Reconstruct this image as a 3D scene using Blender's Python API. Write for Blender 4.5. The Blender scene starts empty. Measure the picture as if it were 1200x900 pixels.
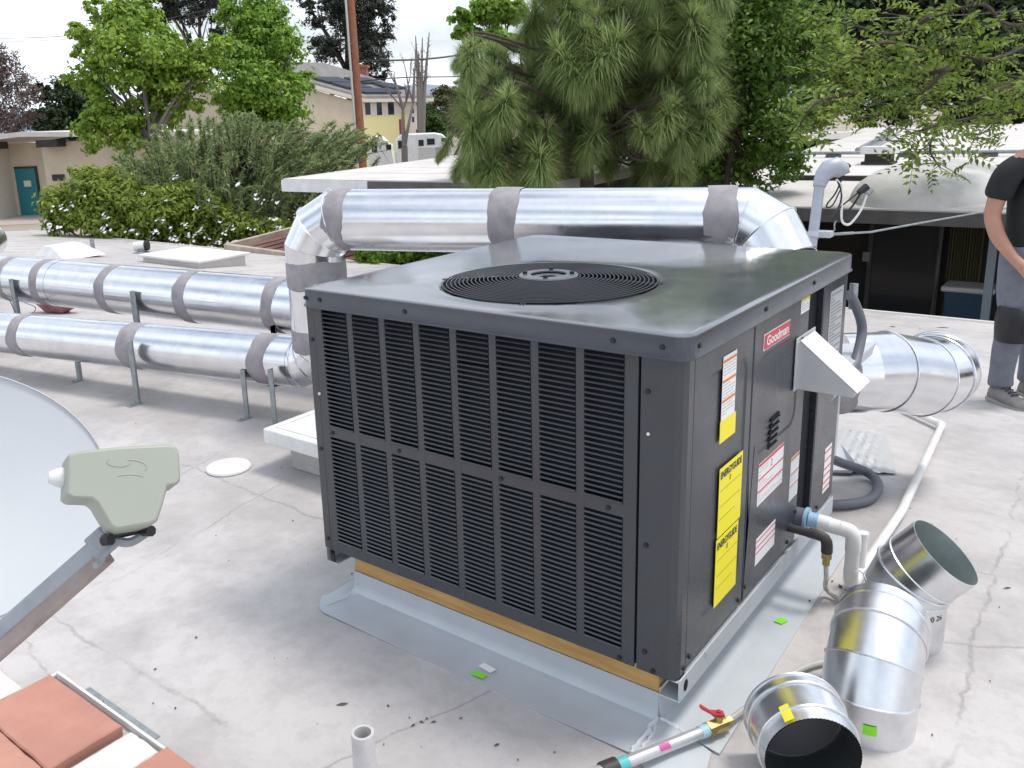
import bpy, bmesh, math, random
import numpy as np
from mathutils import Vector, Matrix, Euler
random.seed(7); RNG = np.random.default_rng(11)
SC = bpy.context.scene; COL = SC.collection

# ------------------------------------------------------------------ camera
CAM = Vector((.7429, -1.7365, 1.3360)); YAW, PITCH, ROLL = .6913, .2502, -.0424; FOC = 1018.6
CX, CY = 514.1, 399.5                                    # principal point in 1200x900 photo pixels
_r = Vector((math.cos(YAW), math.sin(YAW), 0))
FWD = Vector((-math.sin(YAW)*math.cos(PITCH), math.cos(YAW)*math.cos(PITCH), -math.sin(PITCH)))
_u = _r.cross(FWD)
RGT = math.cos(ROLL)*_r + math.sin(ROLL)*_u
UPV = -math.sin(ROLL)*_r + math.cos(ROLL)*_u
cd = bpy.data.cameras.new('camera'); cam = bpy.data.objects.new('camera', cd); COL.objects.link(cam)
cd.sensor_width = 36; cd.lens = FOC/1200*36; cd.clip_end = 3000; cd.clip_start = .05
cd.shift_x = (600-CX)/1200; cd.shift_y = -(450-CY)/1200
m3 = Matrix((RGT, UPV, -FWD)).transposed()
cam.matrix_world = Matrix.Translation(CAM) @ m3.to_4x4()
SC.camera = cam

def ray(x, y): return FWD + RGT*((x-CX)/FOC) - UPV*((y-CY)/FOC)
def at(x, y, d): return CAM + ray(x, y)*d                # the point seen at a pixel, d metres deep
def zroof(y): return -.168 - .1*max(0, y-1.6)             # the roof falls gently towards its far edge
def onz(x, y, z):                                        # the point seen at a pixel, at height z (near roof level: that high above the falling roof)
    d = ray(x, y); p = CAM + d*((z-CAM.z)/d.z)
    if abs(z+.168) < .07 and p.y > 1.6:
        h = z+.168; t = (-.168+h+.16-.1*CAM.y-CAM.z)/(d.z+.1*d.y); p = CAM + d*t
    return p
def ony(x, y, Y): d = ray(x, y); return CAM + d*((Y-CAM.y)/d.y)
def onx(x, y, X): d = ray(x, y); return CAM + d*((X-CAM.x)/d.x)

# ------------------------------------------------------------------ world, sun, exposure
SUN_EL, SUN_AZ = math.radians(68), math.radians(42)      # azimuth from +Y towards +X
W = bpy.data.worlds.new('World'); SC.world = W; W.use_nodes = True
nt = W.node_tree; nt.nodes.clear()
out = nt.nodes.new('ShaderNodeOutputWorld'); bg = nt.nodes.new('ShaderNodeBackground')
sky = nt.nodes.new('ShaderNodeTexSky'); sky.sky_type = 'NISHITA'; sky.sun_disc = False
sky.sun_elevation = SUN_EL; sky.sun_rotation = SUN_AZ
sky.air_density = 1.2; sky.dust_density = 4.0; sky.ozone_density = 1.5; sky.altitude = 200
tc = nt.nodes.new('ShaderNodeTexCoord'); mp = nt.nodes.new('ShaderNodeMapping')
mp.inputs['Scale'].default_value = (1, 1, 2.2)
nz = nt.nodes.new('ShaderNodeTexNoise'); nz.inputs['Scale'].default_value = 1.9; nz.inputs['Detail'].default_value = 6
nz.inputs['Roughness'].default_value = .55
cr = nt.nodes.new('ShaderNodeValToRGB'); cr.color_ramp.elements[0].position = .40; cr.color_ramp.elements[1].position = .60
cr.color_ramp.elements[0].color = (.12, .12, .12, 1); cr.color_ramp.elements[1].color = (.95, .95, .95, 1)
mx = nt.nodes.new('ShaderNodeMix'); mx.data_type = 'RGBA'
mx.inputs['B'].default_value = (10.6, 11.3, 12.4, 1)        # thin high cloud
nt.links.new(tc.outputs['Generated'], mp.inputs['Vector']); nt.links.new(mp.outputs[0], nz.inputs['Vector'])
nt.links.new(nz.outputs['Fac'], cr.inputs['Fac']); 
sz = nt.nodes.new('ShaderNodeSeparateXYZ'); nt.links.new(tc.outputs['Generated'], sz.inputs[0])
hz = nt.nodes.new('ShaderNodeMapRange'); hz.inputs[1].default_value = .03; hz.inputs[2].default_value = .13; hz.inputs[3].default_value = .88; hz.inputs[4].default_value = 0
nt.links.new(sz.outputs[2], hz.inputs[0]); mxm = nt.nodes.new('ShaderNodeMath'); mxm.operation = 'MAXIMUM'
nt.links.new(cr.outputs[0], mxm.inputs[0]); nt.links.new(hz.outputs[0], mxm.inputs[1]); nt.links.new(mxm.outputs[0], mx.inputs['Factor'])   # haze towards the horizon
nt.links.new(sky.outputs[0], mx.inputs['A']); nt.links.new(mx.outputs['Result'], bg.inputs['Color'])
bg.inputs['Strength'].default_value = .105
nt.links.new(bg.outputs[0], out.inputs[0])
sd = bpy.data.lights.new('sun', 'SUN'); sd.energy = 1.65; sd.angle = math.radians(13); sd.color = (1, .96, .9)
so = bpy.data.objects.new('sun', sd); COL.objects.link(so)
sdir = Vector((math.sin(SUN_AZ)*math.cos(SUN_EL), math.cos(SUN_AZ)*math.cos(SUN_EL), math.sin(SUN_EL)))
so.rotation_euler = sdir.to_track_quat('Z', 'Y').to_euler(); so.location = (0, 0, 30)
SC.view_settings.view_transform = 'Standard'; SC.view_settings.look = 'None'
SC.view_settings.exposure = .36; SC.view_settings.gamma = 1

# ------------------------------------------------------------------ materials
MATS = {}
def mat(name, col, rough=.6, metal=0, spec=.5, noise=None, bump=None, col2=None, island=0, coat=0, trans=0, stretch=(1, 1, 1), ncontrast=(.35, .65), rvar=0):
    """Principled material; noise=(scale, detail) blends col and col2; bump=(scale, strength, dist); island = random value per piece."""
    if name in MATS: return MATS[name]
    m = bpy.data.materials.new(name); m.use_nodes = True; t = m.node_tree
    b = t.nodes['Principled BSDF']
    b.inputs['Base Color'].default_value = (*col, 1); b.inputs['Roughness'].default_value = rough
    b.inputs['Metallic'].default_value = metal; b.inputs['Specular IOR Level'].default_value = spec
    if coat: b.inputs['Coat Weight'].default_value = coat; b.inputs['Coat Roughness'].default_value = .08
    src = None
    if noise or bump or rvar:
        co = t.nodes.new('ShaderNodeTexCoord'); mpn = t.nodes.new('ShaderNodeMapping'); mpn.inputs['Scale'].default_value = stretch
        t.links.new(co.outputs['Object'], mpn.inputs['Vector'])
    if noise:
        n = t.nodes.new('ShaderNodeTexNoise'); n.inputs['Scale'].default_value = noise[0]; n.inputs['Detail'].default_value = noise[1]
        n.inputs['Roughness'].default_value = .62
        t.links.new(mpn.outputs[0], n.inputs['Vector'])
        r = t.nodes.new('ShaderNodeMapRange'); r.inputs[1].default_value = ncontrast[0]; r.inputs[2].default_value = ncontrast[1]
        t.links.new(n.outputs['Fac'], r.inputs[0])
        x = t.nodes.new('ShaderNodeMix'); x.data_type = 'RGBA'
        x.inputs['A'].default_value = (*col, 1); x.inputs['B'].default_value = (*(col2 or [c*.7 for c in col]), 1)
        t.links.new(r.outputs[0], x.inputs['Factor']); src = x.outputs['Result']
    if island:
        g = t.nodes.new('ShaderNodeNewGeometry'); h = t.nodes.new('ShaderNodeHueSaturation')
        r1 = t.nodes.new('ShaderNodeMapRange'); r1.inputs[3].default_value = 1-island; r1.inputs[4].default_value = 1+island
        t.links.new(g.outputs['Random Per Island'], r1.inputs[0]); t.links.new(r1.outputs[0], h.inputs['Value'])
        r2 = t.nodes.new('ShaderNodeMapRange'); r2.inputs[3].default_value = .515; r2.inputs[4].default_value = .475
        t.links.new(g.outputs['Random Per Island'], r2.inputs[0]); t.links.new(r2.outputs[0], h.inputs['Hue'])
        if src: t.links.new(src, h.inputs['Color'])
        else: h.inputs['Color'].default_value = (*col, 1)
        src = h.outputs[0]
    if src: t.links.new(src, b.inputs['Base Color'])
    if rvar:                                             # uneven gloss: dust, wiped patches
        n3 = t.nodes.new('ShaderNodeTexNoise'); n3.inputs['Scale'].default_value = 3.1; n3.inputs['Detail'].default_value = 8; n3.inputs['Roughness'].default_value = .7
        t.links.new(mpn.outputs[0], n3.inputs['Vector']); r3 = t.nodes.new('ShaderNodeMapRange'); r3.inputs[1].default_value = .35; r3.inputs[2].default_value = .68
        r3.inputs[3].default_value = max(.03, rough-rvar); r3.inputs[4].default_value = rough+rvar; t.links.new(n3.outputs['Fac'], r3.inputs[0]); t.links.new(r3.outputs[0], b.inputs['Roughness'])
    if bump:
        n2 = t.nodes.new('ShaderNodeTexNoise'); n2.inputs['Scale'].default_value = bump[0]; n2.inputs['Detail'].default_value = 5
        t.links.new(mpn.outputs[0], n2.inputs['Vector'])
        bn = t.nodes.new('ShaderNodeBump'); bn.inputs['Strength'].default_value = bump[1]; bn.inputs['Distance'].default_value = bump[2]
        t.links.new(n2.outputs['Fac'], bn.inputs['Height']); t.links.new(bn.outputs[0], b.inputs['Normal'])
    if trans:
        tr = t.nodes.new('ShaderNodeBsdfTranslucent'); ms = t.nodes.new('ShaderNodeMixShader'); ms.inputs[0].default_value = trans
        if src: t.links.new(src, tr.inputs['Color'])
        else: tr.inputs['Color'].default_value = (*col, 1)
        o = t.nodes['Material Output']
        t.links.new(b.outputs[0], ms.inputs[1]); t.links.new(tr.outputs[0], ms.inputs[2]); t.links.new(ms.outputs[0], o.inputs[0])
    MATS[name] = m; return m

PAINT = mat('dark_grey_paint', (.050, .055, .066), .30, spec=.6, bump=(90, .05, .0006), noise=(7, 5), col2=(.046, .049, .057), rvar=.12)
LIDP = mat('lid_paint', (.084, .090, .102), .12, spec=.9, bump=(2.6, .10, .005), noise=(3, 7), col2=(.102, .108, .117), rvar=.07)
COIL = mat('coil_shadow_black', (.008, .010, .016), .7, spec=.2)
BLACK = mat('black_plastic', (.014, .014, .016), .45)
GUARD = mat('guard_wire', (.03, .032, .037), .4)
GALV = mat('galvanised_steel', (.80, .81, .82), .23, metal=1, bump=(2.1, .09, .012), noise=(11, 5), col2=(.72, .735, .765), rvar=.10)
GALV2 = mat('galvanised_fitting', (.80, .81, .82), .34, metal=1, bump=(4, .08, .006), noise=(21, 5), col2=(.70, .72, .74), rvar=.08)
GALVR = mat('galvanised_flashing', (.54, .57, .60), .6, metal=.45, bump=(1.6, .06, .02), noise=(9, 5), col2=(.50, .53, .555))
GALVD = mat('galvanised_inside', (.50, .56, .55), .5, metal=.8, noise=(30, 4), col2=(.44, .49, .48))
MASTIC = mat('duct_mastic', (.27, .25, .265), .85, bump=(26, .6, .006), noise=(14, 5), col2=(.35, .33, .34))
STRUT = mat('grey_steel_strut', (.34, .37, .38), .5, metal=.4, noise=(20, 4))
WOOD = mat('yellow_pine', (.60, .38, .13), .6, noise=(5, 8), col2=(.42, .23, .07), stretch=(1, 14, 14))
PVC = mat('white_pvc', (.80, .79, .77), .35, noise=(9, 4), col2=(.70, .68, .65))
PVCB = mat('blue_primer', (.30, .48, .62), .45)
WHITEP = mat('white_paint', (.78, .78, .77), .5, noise=(6, 5), col2=(.66, .66, .65))
LABW = mat('label_white', (.80, .79, .78), .45)
LABY = mat('label_yellow', (.88, .76, .01), .45)
LABR = mat('label_red', (.60, .06, .07), .45)
LABO = mat('label_orange', (.66, .22, .05), .5)
LABT = mat('label_ink', (.05, .05, .05), .6)
LABG = mat('label_small_print', (.45, .45, .46), .6)
LABS = mat('label_silver', (.50, .51, .53), .4, metal=.3)
BADGE = mat('badge_red', (.58, .035, .06), .35)
GREEN = mat('green_sticker', (.22, .75, .02), .5)
GASPIPE = mat('coated_gas_pipe', (.62, .60, .56), .4, metal=.35, noise=(18, 5), col2=(.5, .47, .42))
BRASS = mat('brass', (.55, .42, .17), .35, metal=.9)
IRON = mat('black_iron', (.05, .042, .04), .55, noise=(30, 4))
REDP = mat('red_handle', (.45, .03, .04), .4)
TEALT = mat('teal_tape', (.10, .45, .45), .5)
CONDUIT = mat('grey_conduit', (.13, .14, .16), .5)
TERRA = mat('terracotta', (.50, .245, .185), .85, noise=(9, 7), col2=(.43, .205, .155), bump=(60, .2, .002))
TERRA2 = mat('terracotta_pale', (.53, .275, .20), .85, noise=(7, 7), col2=(.45, .22, .165), bump=(60, .2, .002))
TILEW = mat('white_paver', (.74, .70, .65), .8, noise=(20, 5), col2=(.64, .60, .56))
DISHM = mat('dish_grey', (.535, .555, .575), .75, spec=.25, noise=(5, 5), col2=(.51, .53, .55))
DISHB = mat('dish_arm_grey', (.36, .39, .42), .5, noise=(9, 4))
ARMB = mat('arm_brown', (.37, .30, .275), .7, noise=(14, 5))
LNBM = mat('lnb_plastic', (.35, .37, .31), .5, noise=(3, 3), col2=(.33, .35, .295))
ROOFW = mat('white_roof_coat', (.66, .63, .60), .85, noise=(1.2, 8), col2=(.56, .53, .50), bump=(30, .2, .004))
FASC = mat('grey_fascia', (.115, .11, .105), .7, noise=(4, 5))
TANF = mat('tan_fascia', (.52, .44, .36), .7, noise=(4, 5))
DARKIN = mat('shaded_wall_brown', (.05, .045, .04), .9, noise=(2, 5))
BARK = mat('bark', (.10, .075, .055), .9, noise=(8, 6), col2=(.055, .042, .033), bump=(14, .6, .02))
BARKP = mat('bark_pale', (.26, .23, .20), .9, noise=(8, 6), col2=(.15, .13, .11))

# ------------------------------------------------------------------ helpers
class MB:
    """Collects boxes, tubes and sheets into one mesh."""
    def __init__(s): s.v = []; s.f = []; s.m = []; s.cur = 0
    def add(s, vs, fs):
        o = len(s.v); s.v += [Vector(v) for v in vs]
        for f in fs: s.f.append([i+o for i in f]); s.m.append(s.cur)
        return s
    def box(s, lo, hi, M=None):
        (a, b, c), (d, e, g) = lo, hi
        vs = [Vector(p) for p in ((a, b, c), (d, b, c), (d, e, c), (a, e, c), (a, b, g), (d, b, g), (d, e, g), (a, e, g))]
        if M: vs = [M @ v for v in vs]
        return s.add(vs, [(0, 3, 2, 1), (4, 5, 6, 7), (0, 1, 5, 4), (1, 2, 6, 5), (2, 3, 7, 6), (3, 0, 4, 7)])
    def quad(s, a, b, c, d): return s.add([a, b, c, d], [(0, 1, 2, 3)])
    def loft(s, loops, cap0=False, cap1=False, closed=True):
        n = len(loops[0]); vs = [v for l in loops for v in l]; fs = []
        for k in range(len(loops)-1):
            for i in range(n if closed else n-1):
                j = (i+1) % n; fs.append((k*n+i, k*n+j, (k+1)*n+j, (k+1)*n+i))
        if cap0: fs.append(tuple(reversed(range(n))))
        if cap1: fs.append(tuple((len(loops)-1)*n+i for i in range(n)))
        return s.add(vs, fs)
    def tube(s, pts, r, n=10, caps=True, closed=False):
        pts = [Vector(p) for p in pts]; k = len(pts); rs = r if isinstance(r, (list, tuple)) else [r]*k
        tan = []
        for i in range(k):
            a = pts[(i-1) % k] if closed or i else pts[0]; b = pts[(i+1) % k] if closed or i < k-1 else pts[-1]
            tan.append((b-a).normalized())
        u = tan[0].orthogonal().normalized(); loops = []
        for i in range(k):
            u = (u - tan[i]*u.dot(tan[i]));
            u = u.normalized() if u.length > 1e-6 else tan[i].orthogonal().normalized()
            w = tan[i].cross(u)
            loops.append([pts[i] + (u*math.cos(2*math.pi*j/n) + w*math.sin(2*math.pi*j/n))*rs[i] for j in range(n)])
        if closed: loops.append(loops[0])
        return s.loft(loops, caps and not closed, caps and not closed)
    def prism(s, poly, a, b, fn):
        """poly: list of 2-D points, extruded between heights a and b; fn(u, v, h) gives the point."""
        n = len(poly); lo = [fn(*p, a) for p in poly]; hi = [fn(*p, b) for p in poly]
        return s.add(lo+hi, [tuple(reversed(range(n))), tuple(range(n, 2*n))]+[(i, (i+1) % n, n+(i+1) % n, n+i) for i in range(n)])

ORIG = {}
def obj(name, mb, m, parent=None, smooth=True, bevel=0, kind=None, label=None, ang=.7):
    org = ORIG.get(parent.name, Vector()) if parent else Vector()
    me = bpy.data.meshes.new(name)
    me.from_pydata([tuple(v-org) for v in mb.v], [], mb.f)
    for x in (m if isinstance(m, (list, tuple)) else [m]): me.materials.append(x)
    if any(mb.m): me.polygons.foreach_set('material_index', mb.m)
    bm = bmesh.new(); bm.from_mesh(me); bmesh.ops.recalc_face_normals(bm, faces=bm.faces); bm.to_mesh(me); bm.free()
    if smooth:
        me.shade_smooth(); me.set_sharp_from_angle(angle=ang)
    o = bpy.data.objects.new(name, me); COL.objects.link(o)
    if parent: o.parent = parent; ORIG[o.name] = org
    if bevel:
        b = o.modifiers.new('bevel', 'BEVEL'); b.width = bevel; b.segments = 2; b.limit_method = 'ANGLE'
    if kind: o['kind'] = kind
    if label: o['label'] = label
    return o
def tag(o, label, cat, group=None):
    o['label'] = label; o['category'] = cat
    if group: o['group'] = group
    return o
def thing(name, label, cat, loc, group=None):
    o = bpy.data.objects.new(name, None); COL.objects.link(o); o.location = loc; o.empty_display_size = .1
    ORIG[o.name] = Vector(loc); return tag(o, label, cat, group)
def inst(name, src, parent, loc, rot=None):
    """another object on the same mesh data; loc is a world point"""
    o = bpy.data.objects.new(name, src.data if hasattr(src, 'data') else src); COL.objects.link(o); o.parent = parent
    o.location = Vector(loc)-ORIG.get(parent.name, Vector())
    if rot: o.rotation_euler = rot
    ORIG[o.name] = Vector(loc); return o
def copy_tree(root, loc, rot=None, label=None, levels=2):
    r = root.copy(); COL.objects.link(r); r.location = loc
    if rot: r.rotation_euler = rot
    if label: r['label'] = label
    for ch in list(root.children):
        c = ch.copy(); COL.objects.link(c); c.parent = r
        for g in list(ch.children):
            d = g.copy(); COL.objects.link(d); d.parent = c
    return r
def text(s, origin, ux, uy, w, h, m, parent, name='lettering', bold=0):
    cu = bpy.data.curves.new(name, 'FONT'); cu.body = s; cu.size = 1; cu.offset = bold
    t = bpy.data.objects.new(name, cu); COL.objects.link(t)
    dg = bpy.context.evaluated_depsgraph_get(); me = bpy.data.meshes.new_from_object(t.evaluated_get(dg))
    bpy.data.objects.remove(t); bpy.data.curves.remove(cu)
    xs = [v.co.x for v in me.vertices]; ys = [v.co.y for v in me.vertices]
    x0, x1, y0, y1 = min(xs), max(xs), min(ys), max(ys); org = ORIG.get(parent.name, Vector())
    for v in me.vertices:
        v.co = Vector(origin) + Vector(ux)*((v.co.x-x0)/(x1-x0)*w) + Vector(uy)*((v.co.y-y0)/(y1-y0)*h) - org
    me.materials.clear(); me.materials.append(m)
    o = bpy.data.objects.new(name, me); COL.objects.link(o); o.parent = parent; ORIG[o.name] = org; return o
def rrect(x0, y0, x1, y1, r, n=6):
    p = []
    for cx, cy, a in ((x1-r, y1-r, 0), (x0+r, y1-r, 90), (x0+r, y0+r, 180), (x1-r, y0+r, 270)):
        for i in range(n+1):
            t = math.radians(a+90*i/n); p.append((cx+r*math.cos(t), cy+r*math.sin(t)))
    return p
def bez(p0, p1, p2, p3, n=12):
    p0, p1, p2, p3 = map(Vector, (p0, p1, p2, p3))
    return [p0*(1-t)**3 + p1*3*t*(1-t)**2 + p2*3*t*t*(1-t) + p3*t**3 for t in [i/n for i in range(n+1)]]
def smoothpath(ps, n=6):
    ps = [Vector(p) for p in ps]; q = [ps[0]*2-ps[1]]+ps+[ps[-1]*2-ps[-2]]; o = []
    for i in range(1, len(q)-2):
        a, b, c, d = q[i-1:i+3]
        for k in range(n):
            t = k/n; o.append(.5*((2*b)+(c-a)*t+(2*a-5*b+4*c-d)*t*t+(3*b-a-3*c+d)*t**3))
    return o+[ps[-1]]
Zr = -.168                                               # roof surface
# ------------------------------------------------------------------ the setting
def grid_sheet(x0, x1, y0, y1, z, nx, ny):
    mb = MB(); vs = [(x0+(x1-x0)*i/nx, y0+(y1-y0)*j/ny, z) for j in range(ny+1) for i in range(nx+1)]
    return mb.add(vs, [(j*(nx+1)+i, j*(nx+1)+i+1, (j+1)*(nx+1)+i+1, (j+1)*(nx+1)+i) for j in range(ny) for i in range(nx)])
GZ = -2.6
GROUND = mat('ground_soil_and_paving', (.40, .335, .28), .9, noise=(.12, 8), col2=(.30, .255, .20), bump=(2, .3, .02))
obj('ground', grid_sheet(-900, 900, -900, 900, GZ, 8, 8), GROUND, kind='structure')

def roof_material():
    m = bpy.data.materials.new('roof_membrane_coating'); m.use_nodes = True; t = m.node_tree; N = t.nodes; L = t.links
    b = N['Principled BSDF']; b.inputs['Roughness'].default_value = .8; b.inputs['Specular IOR Level'].default_value = .3
    co = N.new('ShaderNodeTexCoord'); P = co.outputs['Object']
    def noise(s, d=6, rough=.6):
        n = N.new('ShaderNodeTexNoise'); n.inputs['Scale'].default_value = s; n.inputs['Detail'].default_value = d
        n.inputs['Roughness'].default_value = rough; L.new(P, n.inputs['Vector']); return n.outputs['Fac']
    def mr(v, a, c, d=0, e=1):
        r = N.new('ShaderNodeMapRange'); r.inputs[1].default_value = a; r.inputs[2].default_value = c
        r.inputs[3].default_value = d; r.inputs[4].default_value = e; L.new(v, r.inputs[0]); return r.outputs[0]
    def mth(op, a, c):
        n = N.new('ShaderNodeMath'); n.operation = op
        for i, v in enumerate((a, c)):
            if isinstance(v, (int, float)): n.inputs[i].default_value = v
            elif v is not None: L.new(v, n.inputs[i])
        return n.outputs[0]
    def mixc(f, a, c):
        x = N.new('ShaderNodeMix'); x.data_type = 'RGBA'; L.new(f, x.inputs['Factor'])
        for k, v in (('A', a), ('B', c)):
            if isinstance(v, tuple): x.inputs[k].default_value = (*v, 1)
            else: L.new(v, x.inputs[k])
        return x.outputs['Result']
    base = mixc(mr(noise(.55, 8), .38, .62), (.555, .528, .515), (.475, .45, .44))
    base = mixc(mr(noise(2.3, 8, .7), .45, .66, 0, .7), base, (.34, .32, .315))
    base = mixc(mr(noise(1.1, 4, .5), .60, .78, 0, .5), base, (.38, .34, .28))         # dried ponding stains
    base = mixc(mr(noise(60, 3), .62, .8, 0, .35), base, (.28, .265, .26))
    base = mixc(mr(noise(13, 7, .7), .48, .70, 0, .5), base, (.37, .345, .335))
    vo = N.new('ShaderNodeTexVoronoi'); vo.inputs['Scale'].default_value = 9; L.new(P, vo.inputs['Vector'])
    base = mixc(mth('MULTIPLY', mr(vo.outputs['Distance'], .035, .02), mr(noise(3, 2), .5, .52)), base, (.10, .09, .085))   # grit
    sp = N.new('ShaderNodeSeparateXYZ'); L.new(P, sp.inputs[0]); X, Y = sp.outputs[0], sp.outputs[1]
    wob = mth('MULTIPLY', mth('SUBTRACT', noise(2.2, 8, .65), .5), .12); wob2 = mth('MULTIPLY', mth('SUBTRACT', noise(5, 6, .7), .5), .07)
    lines = None; brk = mr(noise(4.2, 5, .7), .40, .55)
    def seam(axis, pos, w, slope=0, lo=-99, hi=99, other=None):
        nonlocal lines
        a, o = (X, Y) if axis == 'x' else (Y, X)
        d = mth('ABSOLUTE', mth('SUBTRACT', mth('ADD', mth('ADD', a, wob), mth('ADD', wob2, mth('MULTIPLY', o, slope))), pos), None)
        k = mr(d, w, w*.25)
        k = mth('MULTIPLY', k, mth('MULTIPLY', mth('GREATER_THAN', o, lo), mth('LESS_THAN', o, hi)))
        lines = k if lines is None else mth('MAXIMUM', lines, k)
    seam('x', .535, .009, .03); seam('y', 1.18, .008, -.30, .05, 5); seam('x', -.44, .007, -.35, -3, -.05)
    seam('y', .33, .008, .03, -2.6, -1.3); seam('x', -2.4, .006, .3, -.6, .6); seam('y', -.62, .009, 0, -6, -.9)
    seam('y', .62, .008, -.5, .35, 2.5); seam('x', -.25, .01, .2, 1.9, 5); seam('y', -1.1, .008, .2, -4, 3); seam('x', -1.95, .006, .15, -.7, .5); seam('y', 3.35, .008, .04)
    seam('x', -4.6, .01, .1); seam('x', -7.2, .01, 0)
    lf = mth('MULTIPLY', lines, mth('ADD', mth('MULTIPLY', brk, .29), .04))
    base = mixc(lf, base, (.15, .14, .13))
    L.new(base, b.inputs['Base Color'])
    bn = N.new('ShaderNodeBump'); bn.inputs['Strength'].default_value = .55; bn.inputs['Distance'].default_value = .006
    h = mth('ADD', mth('MULTIPLY', noise(45, 5), .5), mth('MULTIPLY', noise(4, 5), 1.2)); h = mth('SUBTRACT', h, mth('MULTIPLY', lf, 1.2))
    L.new(h, bn.inputs['Height']); L.new(bn.outputs[0], b.inputs['Normal'])
    return m
ROOFM = roof_material()
RX0, RX1, RY0, RY1 = -19.5, 6.5, -6.0, 8.0
roof = MB(); roof.loft([[Vector(p) for p in ((x, RY0, Zr), (x, 1.3, Zr), (x, 1.6, Zr-.004), (x, 1.9, Zr-.034), (x, RY1, zroof(RY1)), (x, RY1, zroof(RY1)-.26), (x, RY0, Zr-.3))] for x in (RX0, RX1)], True, True)
rf = obj('roof', roof, [ROOFM], kind='structure', bevel=.012)
obj('wall', MB().box((RX0+.5, RY0+.5, GZ), (RX1-.5, RY1-.5, Zr-1.0)), TANF, rf)
# low welt of membrane along the far edge
w = MB(); w.tube([(RX0, RY1-.05, zroof(RY1)+.008), (RX1, RY1-.05, zroof(RY1)+.008)], .02, 8); obj('edge_trim', w, ROOFW, rf)

# far hills, distance haze painted into their blue-grey colour
hl = MB(); n = 60; top = []; 
for i in range(n+1):
    a = math.radians(-100+200*i/n)+YAW*0; d = 900
    x = -math.sin(a)*d; y = math.cos(a)*d
    h = 30+22*math.sin(i*.37)+12*math.sin(i*.9+1)+6*math.sin(i*2.1)
    top.append((Vector((x, y, GZ-1)), Vector((x*1.12, y*1.12, h*.62)), Vector((x*1.3, y*1.3, h*1.0)), Vector((x*1.6, y*1.6, h*.4))))
hl.loft([[t[k] for t in top] for k in range(4)], closed=False)
obj('hills', hl, mat('hill_scrub_hazed', (.24, .28, .33), .95, noise=(.01, 6), col2=(.19, .23, .28)), kind='structure')
# ------------------------------------------------------------------ the packaged air conditioner
UW, UD, UH = 1.212, 1.278, .8585
unit = thing('packaged_air_conditioner', 'large dark grey packaged rooftop air conditioner with louvred front and fan on top', 'air conditioner', (-UW/2, UD/2, Zr+.085))
# ---- lid with a hole for the fan
FC = Vector((-.590, .385)); FR = .312
base = rrect(-UW, 0, 0, UD, .03, 6)
def rl(off, z):
    c = Vector((-UW/2, UD/2)); o = []
    for p in rrect(-UW-off, -off, off, UD+off, .03+max(off, 0), 6): o.append(Vector((p[0], p[1], z)))
    return o
dense = lambda loop: [loop[i].lerp(loop[(i+1) % len(loop)], k/8) for i in range(len(loop)) for k in range(8)] 
def circ(loop, r, z):
    o = []
    for p in loop:
        d = Vector((p.x-FC.x, p.y-FC.y)).normalized(); o.append(Vector((FC.x+d.x*r, FC.y+d.y*r, z)))
    return o
lid = MB(); L0 = dense(rl(.012, UH))
loops = [dense(rl(.004, UH-.056)), dense(rl(.017, UH-.054)), dense(rl(.0165, UH-.050)), dense(rl(.012, UH-.046)), dense(rl(.012, UH-.006)), dense(rl(.0105, UH-.0015)), dense(rl(.006, UH)),
         dense(rl(-.012, UH+.0005))]
inner = dense(rl(-.012, UH+.0005)); c0 = None
def lerpz(a, b, t, z): return [Vector((p.x+(q.x-p.x)*t, p.y+(q.y-p.y)*t, z)) for p, q in zip(a, b)]
tgt = circ(inner, FR+.006, UH); loops += [lerpz(inner, tgt, .25, UH+.001), lerpz(inner, tgt, .5, UH+.002), lerpz(inner, tgt, .68, UH+.003), lerpz(inner, tgt, .82, UH+.005), lerpz(inner, tgt, .93, UH+.006), circ(inner, FR+.006, UH+.006), circ(inner, FR, UH+.004), circ(inner, FR-.002, UH-.02)]
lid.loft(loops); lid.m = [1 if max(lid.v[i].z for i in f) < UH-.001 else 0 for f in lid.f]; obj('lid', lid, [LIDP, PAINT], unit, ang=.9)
# ---- fan well, blades, guard
well = MB()
cl = lambda r, z, n=64: [Vector((FC.x+r*math.cos(2*math.pi*i/n), FC.y+r*math.sin(2*math.pi*i/n), z)) for i in range(n)]
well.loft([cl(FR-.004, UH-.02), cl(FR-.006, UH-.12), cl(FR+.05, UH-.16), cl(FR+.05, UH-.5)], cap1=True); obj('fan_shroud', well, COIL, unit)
bl = MB()
for k in range(3):
    a0 = 2*math.pi*k/3+.5; pts = []
    for i in range(7):
        r = .07+(.235*i/6); row = []
        for j in range(6):
            a = a0 + (j/5-.5)*(1.25+.35*i/6) + .35*i/6
            row.append(Vector((FC.x+r*math.cos(a), FC.y+r*math.sin(a), UH-.13+.075*(j/5-.5))))
        pts.append(row)
    b = MB(); b.loft(pts, closed=False); obj('fan_blade', b, mat('fan_blade_metal', (.3, .3, .31), .45, metal=.6), unit)
mo = MB(); mo.loft([cl(.085, UH-.02, 32), cl(.085, UH-.17, 32)], True, True); obj('fan_motor', mo, BLACK, unit, bevel=.004)
gd = MB()
def gz(r): return UH+.009+.015*(1-(r/FR)**2)
nr = 19
for i in range(nr):
    r = .092+(FR-.004-.092)*i/(nr-1); gd.tube(cl(r, gz(r), 72), .0019, 5, closed=True)
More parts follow.
